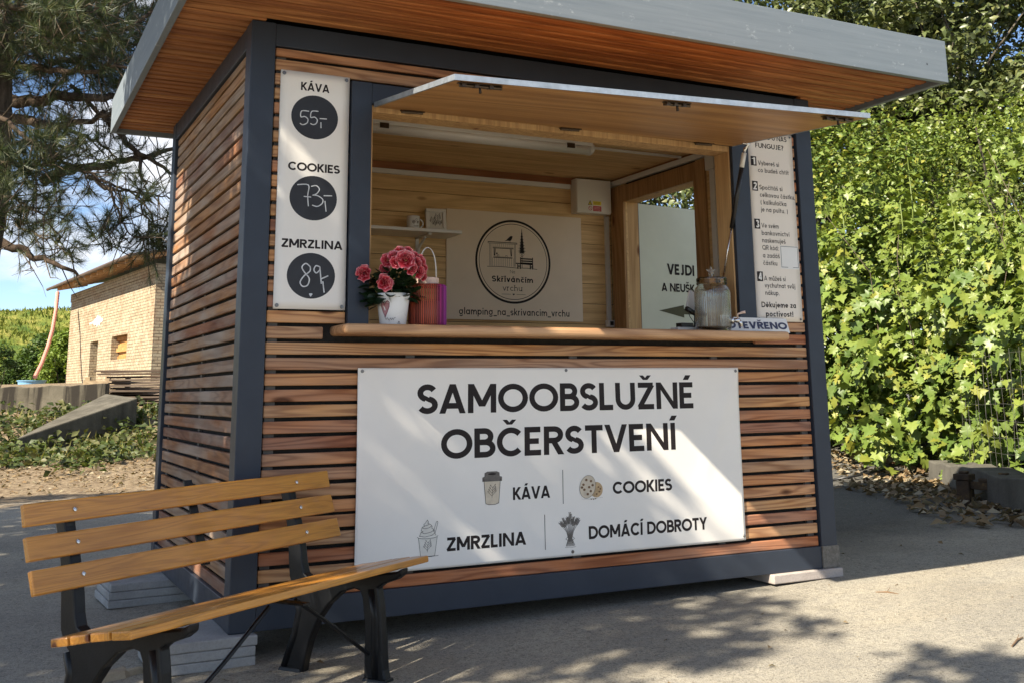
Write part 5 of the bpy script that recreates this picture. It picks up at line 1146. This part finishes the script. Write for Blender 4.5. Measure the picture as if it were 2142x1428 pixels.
CB = MB().tube([Vector((*( (CAMP+ray(u,v)*d).xy), gz(*(CAMP+ray(u,v)*d).xy)+.015+.03*i)) for i, (u,v,d) in enumerate(cp)], .011, 8)
tag(CB.build('cable', 'black', smooth=True), 'black cable running over the asphalt towards the vines', 'cable')
# small things on the asphalt
def gp(u, v):
    d = ray(u, v); p = Vector(CAMP)
    for _ in range(4000):
        p = p+d*.01
        if p.z <= gz(p.x, p.y): break
    return Vector((p.x, p.y, gz(p.x, p.y)))
s0 = gp(238, 1415); mb = MB(); rr = random.Random(2); N_ = 11
ring = [(.095*(1+rr.uniform(-.3,.3))*math.cos(6.283*i/N_), .060*(1+rr.uniform(-.3,.3))*math.sin(6.283*i/N_)) for i in range(N_)]
mb.prism(ring, lambda x, y: (s0.x+x, s0.y+y, s0.z-.01), lambda x, y: (s0.x+x*.8, s0.y+y*.8, s0.z+.022+.006*math.sin(x*60)))
tag(mb.build('flat_stone', 'tan_stone', bevel=.006), 'flat tan stone on the asphalt by the left bench leg', 'stone')
M['twig'] = plain('dry_twig', (.16,.10,.055), .9, 0, .3, 40)
for (u0, v0, u1, v1, lb) in ((1832,1239,1880,1244,'short straight twig on the sunlit asphalt'),(2117,1352,2140,1335,'forked twig on the asphalt at the right edge')):
    a, b = gp(u0, v0), gp(min(u1, 2141), v1); mid = (a+b)/2+Vector((.01,.01,.006))
    mb = MB().tube([a+Vector((0,0,.003)), mid, b+Vector((0,0,.004))], [.003,.004,.002], 6); mb.tube([mid, mid+Vector((.05,.03,.01))], [.002,.001], 5)
    tag(mb.build('twig', 'twig'), lb, 'twig')

# ---------------------------------------------------------------- vegetation
M['vine_leaf'] = leafmat('vine_leaf', [(.125,.185,.036),(.175,.245,.045),(.085,.140,.030),(.23,.28,.055),(.15,.215,.060),(.29,.28,.045),(.10,.160,.036)], .24, .45, .40)
M['bush_leaf'] = leafmat('bush_leaf', [(.16,.22,.042),(.215,.275,.052),(.115,.170,.036),(.27,.31,.062),(.18,.24,.048)], .28, .42, .5)
M['tree_leaf'] = leafmat('tree_leaf', [(.075,.095,.030),(.11,.13,.042),(.05,.07,.022),(.16,.165,.060),(.085,.11,.034)], .12, .40, .5)
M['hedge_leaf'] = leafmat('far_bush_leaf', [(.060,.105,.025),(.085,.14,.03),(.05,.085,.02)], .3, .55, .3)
M['yellow_leaf'] = leafmat('far_yellow_leaf', [(.15,.22,.035),(.20,.27,.045),(.11,.17,.03)], .35, .55, .3)
M['cover_leaf'] = leafmat('cover_leaf', [(.050,.075,.020),(.085,.115,.027),(.035,.052,.015),(.17,.16,.07),(.10,.125,.035)], .3, .5, .35)
M['dead_leaf'] = leafmat('dead_leaf', [(.20,.13,.07),(.28,.21,.13),(.14,.09,.05),(.34,.29,.21)], .1, .8, .15)
def bark(name, a, b, sc=7):
    t = NT(name); o = t.obj(); f = t.noise(t.vmath('MULTIPLY', o, (3.0, 3.0, 1.0)), sc, 7, .7)
    c = t.ramp(f, [(.35, a), (.65, b)]); t.bump(f, .9, .02); return t.set(col=c, rough=.95, spec=.1)
M['pine_bark'] = bark('pine_bark', (.035,.026,.02), (.13,.095,.07), 6)
M['twig_bark'] = bark('pale_twig_bark', (.07,.055,.042), (.19,.15,.11), 14)
M['bark'] = bark('broadleaf_bark', (.05,.042,.032), (.16,.14,.11), 5)

def clumpy(C, Rr, n, per, clump, rng, flat=.7, hollow=.35):
    """leaf positions in clumps spread through an ellipsoid crown"""
    d = rng.normal(size=(n, 3)); d /= np.linalg.norm(d, axis=1, keepdims=True)
    r = (hollow+(1-hollow)*rng.random(n))[:, None]**.6
    cc = np.asarray(C)+d*r*np.asarray(Rr)
    cr_ = clump*(.6+.8*rng.random(n))
    u = rng.normal(size=(n, per, 3)); u /= np.linalg.norm(u, axis=2, keepdims=True)
    rad = (.25+.75*rng.random((n, per, 1))**.5)
    P = cc[:, None]+u*rad*cr_[:, None, None]*np.array([1, 1, flat])
    N = u*.7+np.array([0, 0, .8])+rng.normal(size=u.shape)*.45
    return P.reshape(-1, 3), N.reshape(-1, 3), cc
def leafdirs(N, rng, droop=-.35):
    T = rng.normal(size=N.shape); T[:, 2] = T[:, 2]*.4+droop
    return T
def wood_parts(base, tops, r0, rng, parent, mat='bark', name='trunk', h=.55, lean=(0, 0)):
    base = Vector(base); m = MB(); mid = base+Vector((lean[0], lean[1], h))
    m.tube([base-Vector((0,0,.2)), base.lerp(mid, .5)+Vector((rng.uniform(-.05,.05), rng.uniform(-.05,.05), 0)), mid], [r0*1.25, r0, r0*.8], 12)
    m.build(name, mat, parent, smooth=True)
    b = MB()
    for t_ in tops:
        t_ = Vector(t_); c = mid.lerp(t_, .5)+Vector((rng.uniform(-.3,.3), rng.uniform(-.3,.3), rng.uniform(0,.4)))
        L = (t_-mid).length
        b.tube([mid-Vector((0,0,rng.uniform(0,h*.25))), mid.lerp(c, .6), c, t_], [r0*.42, r0*.22, r0*.12, r0*.04], 7)
    b.build('branch', mat, parent, smooth=True)

# the tall trees behind the vines at the right
def tree(name, label, C, Rr, n, per, clump, size, mat, seed, base=None, group=None, r0=.16):
    rng = np.random.default_rng(seed)
    P, N, cc = clumpy(C, Rr, n, per, clump, rng, .38)
    base = base or (C[0], C[1], gz(C[0], C[1])); th = thing(name, label, 'tree', base, group)
    leaf_mesh('crown', P, N, leafdirs(N, rng), size*rng.uniform(.7, 1.3, len(P)), *OVATE, mat, th)
    idx = rng.choice(len(cc), min(len(cc), 22), replace=False)
    wood_parts(base, cc[idx], r0, rng, th, h=max(.6, (C[2]-Rr[2]*.7)-base[2]))
    return th
tg = 'tall trees behind the vine thicket'
def T_at(u, v, d, Rr, n, per, clump, size, mat, seed, label, r0=.16):
    p = at(u, v, d); tree('broadleaf_tree', label, tuple(p), Rr, n, per, clump, size, mat, seed, (p.x, p.y, gz(p.x, p.y)), tg, r0)
T_at(1640, 190, 18, (2.3, 2.3, 3.0), 86, 230, .62, .125, 'tree_leaf', 21, 'dark leafy tree rising behind the right roof corner of the kiosk')
T_at(1960, 120, 17, (2.0, 2.4, 2.6), 92, 230, .60, .12, 'tree_leaf', 22, 'leafy tree whose crown fills the top right corner')
T_at(1790, 60, 21, (2.6, 2.6, 2.8), 86, 230, .70, .13, 'tree_leaf', 23, 'tall tree seen just above the kiosk roof edge at the right')
T_at(2200, 330, 16, (2.0, 2.4, 2.8), 80, 230, .60, .12, 'tree_leaf', 24, 'leafy tree standing behind the vines at the right edge of the photo')
T_at(1820, 430, 19, (3.2, 2.6, 2.2), 80, 230, .70, .13, 'tree_leaf', 25, 'dark lower tree directly behind the vine thicket')
T_at(1470, 330, 20, (2.4, 2.4, 3.4), 70, 210, .70, .14, 'tree_leaf', 26, 'tree behind the kiosk seen through its open doorway')

# the vine thicket: big lobed leaves low down, smaller ones above
VP_ = [Vector((5.3,-.65,0)), Vector((6.25,.80,0)), Vector((7.05,2.25,0)), Vector((7.25,3.8,0)), Vector((6.9,5.6,0)), Vector((6.5,8.0,0))]
def vpath(t):
    s = t*(len(VP_)-1); i = np.minimum(s.astype(int), len(VP_)-2); f = (s-i)[:, None]; A = np.array([tuple(v) for v in VP_])
    p = A[i]*(1-f)+A[i+1]*f; d = A[i+1]-A[i]; d /= np.linalg.norm(d, axis=1, keepdims=True)
    n = np.stack([-d[:, 1], d[:, 0], np.zeros(len(d))], 1)          # towards the camera side
    return p, n
def thicket(n, h0, h1, depth, size, seed, tilt=.6, back=0.0, topfall=.5, tmin=0, tmax=1):
    rng = np.random.default_rng(seed); t = rng.uniform(tmin, tmax, n); p, nn = vpath(t)
    hf = rng.random(n); top = h1-.25+.34*np.sin(t*19+1)+.18*np.sin(t*47)+.12*np.sin(t*83+2)
    z = h0+(top-h0)*hf
    bump = .34*np.sin(t*60+z*2.1)*np.sin(z*3.3+t*25)+.20*np.sin(t*130+z*5.0)+.14*np.sin(z*9+t*31)
    dep = back+depth*rng.random(n)**1.25-bump-topfall*-1*hf**2
    P = p-nn*dep[:, None]; P[:, 2] = z
    N = nn*rng.uniform(.3,1.0,(n,1))+np.array([0,0,1])*rng.uniform(.2,1.0,(n,1))+rng.normal(size=(n,3))*tilt*.6
    T = rng.normal(size=(n,3))*.6+nn*.5+np.array([0,0,-.55])
    return P, N, T, size*rng.uniform(.45,1.45,n)
VT = thing('vine_thicket', 'sunlit yellow-green thicket of lobed vine leaves beside the kiosk at the right', 'vines', (7.5, 3.0, 0))
def sprays(n, k, rad, h0, h1, depth, size, seed, back, topfall, mat, tpl, nm):
    rng = np.random.default_rng(seed); C, N0, T0, S0 = thicket(n, h0, h1, depth, 1.0, seed, back=back, topfall=topfall)
    t_ = N0/np.linalg.norm(N0, axis=1, keepdims=True)
    d = t_[:, None]*.55+np.array([-.25, -.1, .45])+rng.normal(size=(n, k, 3))*.62; d /= np.linalg.norm(d, axis=2, keepdims=True)
    r = rad*(.55+.9*rng.random(n))[:, None, None]
    P = C[:, None]+d*r*rng.uniform(.75, 1.1, (n, k, 1)); N = d*.8+np.array([-.15, -.1, .45])+rng.normal(size=(n, k, 3))*.28
    T = d*.5+rng.normal(size=(n, k, 3))*.5+np.array([0, 0, -.65])
    return leaf_mesh(nm, P.reshape(-1, 3), N.reshape(-1, 3), T.reshape(-1, 3), size*rng.uniform(.5, 1.4, n*k), *tpl, mat, VT)
sprays(470, 21, .24, .12, 2.2, .55, .108, 131, -.05, .5, 'vine_leaf', MAPLE, 'large_leaves')
sprays(620, 22, .20, 1.0, 3.0, .7, .080, 132, .10, .8, 'bush_leaf', MAPLE, 'small_leaves')
P1 = thicket(2600, .10, 2.2, 1.0, .125, 31, back=.30); leaf_mesh('large_leaves', *P1[:3], P1[3], *MAPLE, 'vine_leaf', VT)
P4 = thicket(3500, .05, 2.6, 1.0, .06, 34, back=.15); leaf_mesh('fine_leaves', *P4[:3], P4[3], *OVATE, 'bush_leaf', VT)
P2 = thicket(4500, 1.3, 2.9, 1.4, .088, 32, back=.5, topfall=.9)
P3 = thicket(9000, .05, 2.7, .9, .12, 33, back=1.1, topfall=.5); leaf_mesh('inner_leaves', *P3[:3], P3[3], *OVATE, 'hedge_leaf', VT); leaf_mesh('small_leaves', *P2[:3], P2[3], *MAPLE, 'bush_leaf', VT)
m = MB(); rr = random.Random(8)
for i in range(26):
    t_ = rr.uniform(.15,.95); p, nn = vpath(np.array([t_])); p = Vector(p[0]); nn = Vector(nn[0]); hh = rr.uniform(1.2, 3.5)
    q1 = p-nn*rr.uniform(.2,.5)+Vector((rr.uniform(-.3,.3),rr.uniform(-.3,.3),hh*.35)); q2 = q1+Vector((rr.uniform(-.3,.3),rr.uniform(-.3,.3),hh*.3)); q3 = q2+Vector((rr.uniform(-.4,.4),rr.uniform(-.4,.4),hh*.2))
    MB().tube([p-nn*.5, q1, q2, q3], [.008,.006,.004,.002], 5).build('stem', 'twig_bark', VT, smooth=True)
# shoots standing up out of the thicket
rng = np.random.default_rng(77); SP, SN, ST, SS = [], [], [], []
for (u, v, d, hh) in ((1898, 330, 10.6, 1.0), (1930, 480, 10.2, .8), (1880, 400, 10.5, .7), (2130, 500, 9.2, .8), (1990, 420, 10.6, .6), (1760, 420, 11.2, .7)):
    tp_ = at(u, v, d); bt = tp_-Vector((.05,.02,hh)); MB().tube([bt, bt.lerp(tp_, .5)+Vector((.03,0,0)), tp_], [.009,.007,.003], 6).build('shoot_stem', 'bush_leaf', VT, smooth=True)
    for q in np.linspace(.25, 1.0, 9):
        for s in range(3):
            a = rng.uniform(0, 6.28); pp_ = bt.lerp(tp_, q); dv = np.array([math.cos(a), math.sin(a), .15])
            SP.append(np.array(pp_)+dv*.06); ST.append(dv+np.array([0,0,-.4])); SN.append(np.array([0,0,1])+dv*.3+rng.normal(size=3)*.2); SS.append(.13*(1.25-q*.7))
leaf_mesh('shoot_leaves', np.array(SP), np.array(SN), np.array(ST), np.array(SS), *MAPLE, 'bush_leaf', VT)
# a finer leaved bush rising behind, right
def bush(name, label, C, Rr, n, per, clump, size, mat, seed, group=None, cat='bush'):
    rng = np.random.default_rng(seed); P, N, cc = clumpy(C, Rr, n, per, clump, rng, .85, .5)
    th = thing(name, label, cat, (C[0], C[1], C[2]-Rr[2]), group)
    leaf_mesh('foliage', P, N, leafdirs(N, rng, -.2), size*rng.uniform(.7,1.3,len(P)), *OVATE, mat, th)
    m = MB()
    for i in range(6): m.tube([(C[0]+rng.uniform(-.15,.15), C[1]+rng.uniform(-.15,.15), C[2]-Rr[2]-.2), tuple(cc[i])], [.03*Rr[2], .008*Rr[2]], 6)
    m.build('stem', 'bark', th); return th
c_ = at(2085, 440, 12.6); bush('yellow_bush', 'fine-leaved yellow-green bush rising above the vines at the right edge', tuple(c_), (1.35, 1.5, 1.35), 80, 190, .42, .062, 'bush_leaf', 41)
c_ = at(1790, 420, 13.2); bush('green_bush', 'green bush just right of the kiosk post above the vines', tuple(c_), (1.0, 1.2, 1.35), 60, 190, .42, .07, 'vine_leaf', 42)
# dead leaves along the low wall and under the vines
rng = np.random.default_rng(5); n = 1500; t = rng.uniform(.10, .80, n); p, nn = vpath(t)
P = p+nn*(.52+.75*rng.random((n,1))**2.2)-nn*.55*(t > .5)[:, None]; P[:, 2] = [gz(a, b)+.012+.05*rng.random() for a, b in P[:, :2]]
N = np.array([0,0,1.0])+rng.normal(size=(n,3))*.5
o = leaf_mesh('fallen_leaves', P, N, rng.normal(size=(n,3))*np.array([1,1,.15]), rng.uniform(.05,.11,n), *OVATE, 'dead_leaf'); tag(o, 'dry fallen leaves lying along the low wall and under the vines', 'leaf litter', None, 'stuff')

rng = np.random.default_rng(15); n = 420
P = np.stack([rng.uniform(-1.6, 6.0, n), rng.uniform(-2.6, 4.0, n), np.zeros(n)], 1); P = P[~((P[:,0] > -.1) & (P[:,0] < 3.1) & (P[:,1] > -.05))]; P[:, 2] = [gz(a, b)+.006 for a, b in P[:, :2]]
o = leaf_mesh('asphalt_debris', P, np.array([0,0,1.0])+rng.normal(size=(len(P),3))*.3, rng.normal(size=(len(P),3))*np.array([1,1,.08]), .010+.030*rng.random(len(P))**3, *OVATE, 'dead_leaf'); tag(o, 'scattered bits of dry leaf and bark lying on the asphalt', 'debris', None, 'stuff')

# ground cover on the bank at the left
rng = np.random.default_rng(6)
def scatter(n, x0, x1, y0, y1, dens):
    out = []
    while len(out) < n:
        x, y = rng.uniform(x0, x1), rng.uniform(y0, y1)
        if rng.random() < dens(x, y): out.append((x, y))
    return np.array(out)
dens = lambda x, y: sstep(10.0, 11.2, y+.35*math.sin(x*3)-.45*max(0,x)+.3*math.sin(y*4+x))*(.35+.65*(math.sin(x*4.1+y*2.3)*math.sin(y*3.7-x) > -.3))
XY = scatter(7000, -3.0, 3.2, 9.8, 15.3, dens)
hz_ = .16*rng.random(len(XY))**1.5*(1+.9*np.sin(XY[:,0]*5)*np.sin(XY[:,1]*4))
P = np.stack([XY[:,0], XY[:,1], [gz(a, b)+.02 for a, b in XY]+np.abs(hz_)], 1)
N = np.array([0,-.2,1.0])+rng.normal(size=(len(P),3))*.55; T = rng.normal(size=(len(P),3))*np.array([1,1,.4])
o = leaf_mesh('ground_cover', P, N, T, rng.uniform(.07,.15,len(P)), *OVATE, 'cover_leaf'); tag(o, 'mixed low green plants and ivy covering the bank below the old walls', 'ground cover', None, 'stuff')
XY = scatter(2600, -3.0, 3.0, 7.6, 11.8, lambda x, y: .9*sstep(7.6, 9.5, y+.3*math.sin(x*2)))
P = np.stack([XY[:,0], XY[:,1], [gz(a, b)+.012 for a, b in XY]], 1)
o = leaf_mesh('pine_litter', P, np.array([0,0,1.0])+rng.normal(size=(len(P),3))*.35, rng.normal(size=(len(P),3))*np.array([1,1,.1]), rng.uniform(.03,.08,len(P)), *OVATE, 'dead_leaf'); tag(o, 'brown pine litter scattered over the ground at the foot of the bank', 'leaf litter', None, 'stuff')
M['dry_grass'] = leafmat('dry_grass', [(.30,.25,.10),(.20,.22,.06),(.36,.30,.14),(.13,.17,.04)], .3, .7, .2)
M['hill_grass'] = leafmat('hill_grass_blade', [(.13,.16,.03),(.21,.215,.05),(.09,.125,.025),(.17,.18,.04)], .2, .8, .1)
BLADE = ([(-.05,0,0),(.05,0,0),(.03,.6,.05),(0,1,.2)], [(0,1,2),(0,2,3)])
XY = scatter(1100, -3.0, 3.0, 10.6, 15.4, lambda x, y: .6*sstep(10.8, 12.0, y)); 
P = np.stack([XY[:,0], XY[:,1], [gz(a, b) for a, b in XY]], 1); T = rng.normal(size=(len(P),3))*.45+np.array([0,0,1.0])
o = leaf_mesh('dry_grass', P, rng.normal(size=(len(P),3))+np.array([0,-1,.2]), T, rng.uniform(.08,.26,len(P)), *BLADE, 'dry_grass'); tag(o, 'dry grass blades growing among the plants on the bank', 'grass', None, 'stuff')
# long grass at the foot of the hill and bushes there
c_ = at(95, 765, 44); bush('hillside_bush', 'dark green bush at the foot of the slope behind the red hose', tuple(c_), (1.0, 1.7, 1.75), 40, 160, .40, .16, 'hedge_leaf', 51)
c_ = at(35, 800, 43); bush('hillside_bush', 'mid green bush at the foot of the slope at the left edge', tuple(c_), (1.3, 1.5, .9), 30, 160, .35, .15, 'hedge_leaf', 52)
c_ = at(135, 765, 42); bush('hillside_bush', 'bright yellow-green bush at the foot of the slope against the brick outbuilding', tuple(c_), (1.0, 1.2, 1.5), 40, 160, .45, .14, 'yellow_leaf', 53)
c_ = at(-4, 755, 21); bush('dark_shrub', 'small dark shrub cut by the left edge of the photo below the pine trunk', tuple(c_), (.30, .3, .36), 22, 120, .14, .06, 'hedge_leaf', 54)
rng = np.random.default_rng(61); n = 16000
XY = np.stack([rng.uniform(-28, 26, n), rng.uniform(52, 96, n)], 1)
hz2 = np.array([1.1+6.3*sstep(50, 96, y)+.5*math.sin(x*.11+1)+.25*math.sin(x*.37+y*.2)+.12*math.sin(x*1.3+y*.7)-.02*x*sstep(60, 90, y) for x, y in XY])
P = np.stack([XY[:,0], XY[:,1], hz2-.05], 1); T = rng.normal(size=(n,3))*.35+np.array([0,0,1.0])
o = leaf_mesh('hill_grass', P, rng.normal(size=(n,3))+np.array([0,-1,.2]), T, rng.uniform(.18,.42,n), [(-.22,0,0),(.22,0,0),(.15,.6,.05),(0,1,.2)], [(0,1,2),(0,2,3)], 'hill_grass'); tag(o, 'tall dry grass on the sunlit slope', 'grass', None, 'stuff')

# ---------------------------------------------------------------- the pine at the left
M['needle'] = leafmat('pine_needle', [(.032,.052,.018),(.048,.074,.024),(.025,.040,.016),(.075,.098,.030),(.115,.115,.036)], .12, .45, .4)
PN = thing('pine_tree', 'dark pine with crooked bare limbs and needle tufts filling the top left corner', 'tree', (-1.16, 4.35, -.1))
MB().tube([(-1.24,4.35,-.3),(-1.11,4.35,1.2),(-.99,4.35,2.35),(-1.04,4.4,3.6),(-1.2,4.5,5.2),(-1.15,4.5,7.0)], [.26,.22,.19,.17,.14,.08], 14).build('trunk', 'pine_bark', PN, smooth=True)
def curve(pts, n=5):
    q = [Vector(p) for p in pts]; out = []
    for i in range(len(q)-1):
        p0, p1, p2, p3 = q[max(i-1,0)], q[i], q[i+1], q[min(i+2, len(q)-1)]
        for k_ in range(n):
            t = k_/n; out.append(.5*((2*p1)+(p2-p0)*t+(2*p0-5*p1+4*p2-p3)*t*t+(3*p1-p0-3*p2+p3)*t**3))
    return out+[q[-1]]
rr = random.Random(12)
LIMBS = [([(-30,205,8.9),(60,213,8.7),(140,200,8.6),(235,205,8.8),(300,180,9.2)], .062, .5), ([(-30,250,8.8),(60,256,8.5),(150,262,8.3),(235,240,8.2)], .052, .4),
         ([(-10,500,8.6),(40,522,8.6),(100,548,8.6),(165,574,8.6)], .042, .0), ([(-30,225,7.6),(25,265,7.4),(75,305,7.2),(150,345,7.2),(225,383,7.2),(295,412,7.3)], .020, .7),
         ([(90,380,9.2),(150,357,9.2),(220,345,9.1),(290,330,9.0),(375,312,9.0)], .050, .3), ([(215,235,9.0),(265,300,9.0),(330,345,8.9),(380,372,8.9)], .032, .6),
         ([(285,318,9.0),(300,372,8.8),(312,418,8.8)], .020, .2), ([(-30,60,8.4),(60,52,8.2),(160,80,8.0),(240,70,8.0),(330,20,8.2)], .040, 1.0), ([(-30,130,8.3),(80,142,8.0),(180,150,7.8),(275,140,7.8)], .036, 1.0),
         ([(180,372,7.8),(225,395,7.8),(290,402,7.9),(350,408,8.0)], .016, .9), ([(225,383,7.3),(240,430,7.2),(262,480,7.2),(300,505,7.3)], .011, .8), ([(285,395,7.8),(300,440,7.7),(325,480,7.6),(345,512,7.5)], .010, .9),
         ([(-20,330,7.2),(40,345,7.0),(90,350,6.9)], .018, 1.2), ([(-20,400,7.6),(40,420,7.5),(95,455,7.5)], .016, 1.1), ([(-20,20,7.4),(60,20,7.2),(150,30,7.1),(210,15,7.1)], .025, 1.4), ([(60,-60,8.6),(160,-30,8.4),(260,0,8.3),(345,-40,8.6)], .04, 1.1),
         ([(30,470,8.9),(80,490,8.8),(120,505,8.8),(150,530,8.8)], .012, 1.3), ([(100,130,8.9),(190,120,8.9),(260,90,9.0),(320,110,9.0)], .03, 1.2), ([(130,270,9.2),(190,290,9.2),(240,330,9.1)], .02, 1.0), ([(0,300,9.0),(70,300,8.9),(140,310,8.8),(180,300,8.8)], .025, 1.0),
         ([(150,180,9.3),(220,250,9.3),(300,270,9.4)], .02, 1.0), ([(10,90,9.2),(110,95,9.2),(200,110,9.3)], .03, 1.2)]
mb_l, mb_t = MB(), MB(); TP, TD_ = [], []
def tuft(p, d): TP.append(tuple(p)); TD_.append(tuple(d))
def add_limb(pts, r, leafy, thin=False):
    c = curve(pts, 5); k = len(c)
    c = [p+Vector((rr.uniform(-1,1), rr.uniform(-1,1), rr.uniform(-1,1)))*.018 for p in c]
    (mb_t if r < .018 else mb_l).tube(c, [r*(1-.72*i/(k-1)) for i in range(k)], 8)
    L = sum((c[i+1]-c[i]).length for i in range(k-1))
    for j in range(int(16*L*(.6+leafy))):
        i = rr.randrange(1, k); b = c[i]; ax = (c[i]-c[i-1]).normalized()
        side = Vector((rr.gauss(0,1), rr.gauss(0,1), rr.gauss(-.1,.8))); side = (side-ax*side.dot(ax)).normalized()
        d = (ax*rr.uniform(.2,1.0)+side).normalized(); l = rr.uniform(.10,.42)
        e1 = b+d*l*.55+Vector((0,0,rr.uniform(-.05,.03))); e2 = b+d*l+Vector((0,0,rr.uniform(-.10,.07)))
        mb_t.tube([b, e1, e2], [.0055,.004,.0025], 5)
        if rr.random() < leafy*.8:
            dd = (e2-e1).normalized(); tuft(e2, dd)
            if rr.random() < .6: tuft(e1, dd)
        elif rr.random() < .6:
            e3 = e2+Vector((rr.uniform(-.12,.12),rr.uniform(-.12,.12),rr.uniform(-.10,.06))); mb_t.tube([e2, e3], [.0025,.0012], 4)
            if rr.random() < .5: e4 = e1+Vector((rr.uniform(-.15,.15),rr.uniform(-.15,.15),rr.uniform(-.10,.06))); mb_t.tube([e1, e4], [.003,.0012], 4)
for pts, r, lf in LIMBS: add_limb([at(*p) for p in pts], r, lf)
# named thick tufts of foliage: centre, spread, how many
for (u, v, d, s, n) in ((60,360,7.1,.30,60),(20,440,7.4,.25,36),(100,320,7.0,.20,26),(150,20,7.1,.30,40),(60,10,7.4,.30,36),(70,90,7.9,.25,26),(230,30,8.1,.25,24),(130,175,8.6,.2,18),(215,470,7.3,.12,9),(255,500,7.3,.13,10),(300,395,7.3,.10,8),(335,505,7.5,.13,12),(345,470,7.5,.09,6),(120,500,8.8,.18,14),(130,250,8.9,.22,18),(250,160,8.9,.25,26),(200,110,9.2,.35,40),(300,60,9.4,.35,40),(30,150,8.8,.25,26),(160,60,9.4,.45,60),(60,280,9.0,.22,18),(250,260,9.3,.2,14),(300,150,9.6,.35,34),(30,-40,8.5,.4,40),(230,-40,8.8,.4,40),(120,-40,8.8,.4,40),(90,60,9.6,.4,46),(20,60,9.0,.35,36),(120,440,9.3,.2,14),(310,20,9.8,.3,34)):
    c = at(u, v, d)
    for i in range(int(n*(2.6 if v < 300 else 2.0))):
        q = Vector((rr.gauss(0,1), rr.gauss(0,1), rr.gauss(0,.8)))*s*.62; p = c+q
        dd = (q.normalized()*.6+Vector((rr.uniform(-.4,.4), rr.uniform(-.4,.4), rr.uniform(.0,.9)))).normalized()
        tuft(p, dd)
        if i % 2 == 0: mb_t.tube([p-dd*.16, p], [.004,.003], 4)
# the rest of the crown, outside the picture
for i in range(30):
    a = rr.uniform(1.2, 5.2); z = rr.uniform(3.0, 6.6); L = rr.uniform(1.4, 3.0)*(1.15-.08*z)
    b = Vector((-1.12, 4.4, z)); e_ = b+Vector((math.cos(a)*L, math.sin(a)*L, rr.uniform(-.2,.5)))
    if e_.x > -1.4 and e_.y < 4.4: continue
    add_limb([b, b.lerp(e_, .5)+Vector((0,0,.15)), e_], .04, 1.6)
mb_l.build('limb', 'pine_bark', PN, smooth=True); mb_t.build('twig', 'twig_bark', PN, smooth=True)
nv, nf = [], []; rg = random.Random(3)
for j in range(46):
    a = rg.uniform(0, 6.283); el = R(rg.uniform(18, 88)); d = Vector((math.cos(a)*math.sin(el), math.cos(el), math.sin(a)*math.sin(el))); s = Vector((-math.sin(a), 0, math.cos(a)))*.013
    o_ = Vector((0, rg.uniform(-.5,.15), 0)); L = rg.uniform(.7,1.05); b = len(nv); nv += [tuple(o_-s), tuple(o_+s), tuple(o_+d*L)]; nf.append((b, b+1, b+2))
TPa, TDa = np.array(TP), np.array(TD_); Nn = np.random.default_rng(4).normal(size=TPa.shape)
leaf_mesh('needles', TPa, Nn, TDa, np.random.default_rng(5).uniform(.085,.145,len(TPa)), nv, nf, 'needle', PN)

# the tree left of the picture whose crown dapples the bench, the left wall and the asphalt
def shade_tree(label, base, blobs, seed, size=.15):
    rng = np.random.default_rng(seed); th = thing('shade_tree', label, 'tree', base)
    Ps, Ns, Cs = [], [], []
    for (C, Rr, n, per, cl) in blobs:
        P, N, cc = clumpy(C, Rr, n, per, cl, rng, .6, .1); Ps.append(P); Ns.append(N); Cs.append(cc)
    P, N, cc = np.concatenate(Ps), np.concatenate(Ns), np.concatenate(Cs)
    leaf_mesh('crown', P, N, leafdirs(N, rng), size*rng.uniform(.7,1.3,len(P)), *OVATE, 'tree_leaf', th)
    idx = rng.choice(len(cc), min(len(cc), 30), replace=False); wood_parts(base, cc[idx], .2, rng, th, h=2.6)
SHADE = [((-5.9,-.7,4.8), (1.2,1.2,.8), 34, 130, .40), ((-6.2,4.2,5.0), (1.5,2.2,.8), 34, 130, .42), ((-5.3,-2.2,5.0), (2.0,1.5,1.1), 21, 130, .40), ((-3.7,-.3,4.5), (1.2,1.5,1.1), 52, 130, .36), ((-5.4,1.5,4.7), (1.5,2.3,.9), 60, 130, .42), ((-3.6,-4.0,5.4), (2.3,1.2,1.0), 8, 110, .32)]
shade_tree('broadleaf tree whose crown throws dappled shade over the bench and asphalt', (-6.0,-2.4,gz(-6,-2.4)), SHADE, 71)

for o in bpy.data.objects:
    if '_l' in o: del o['_l']
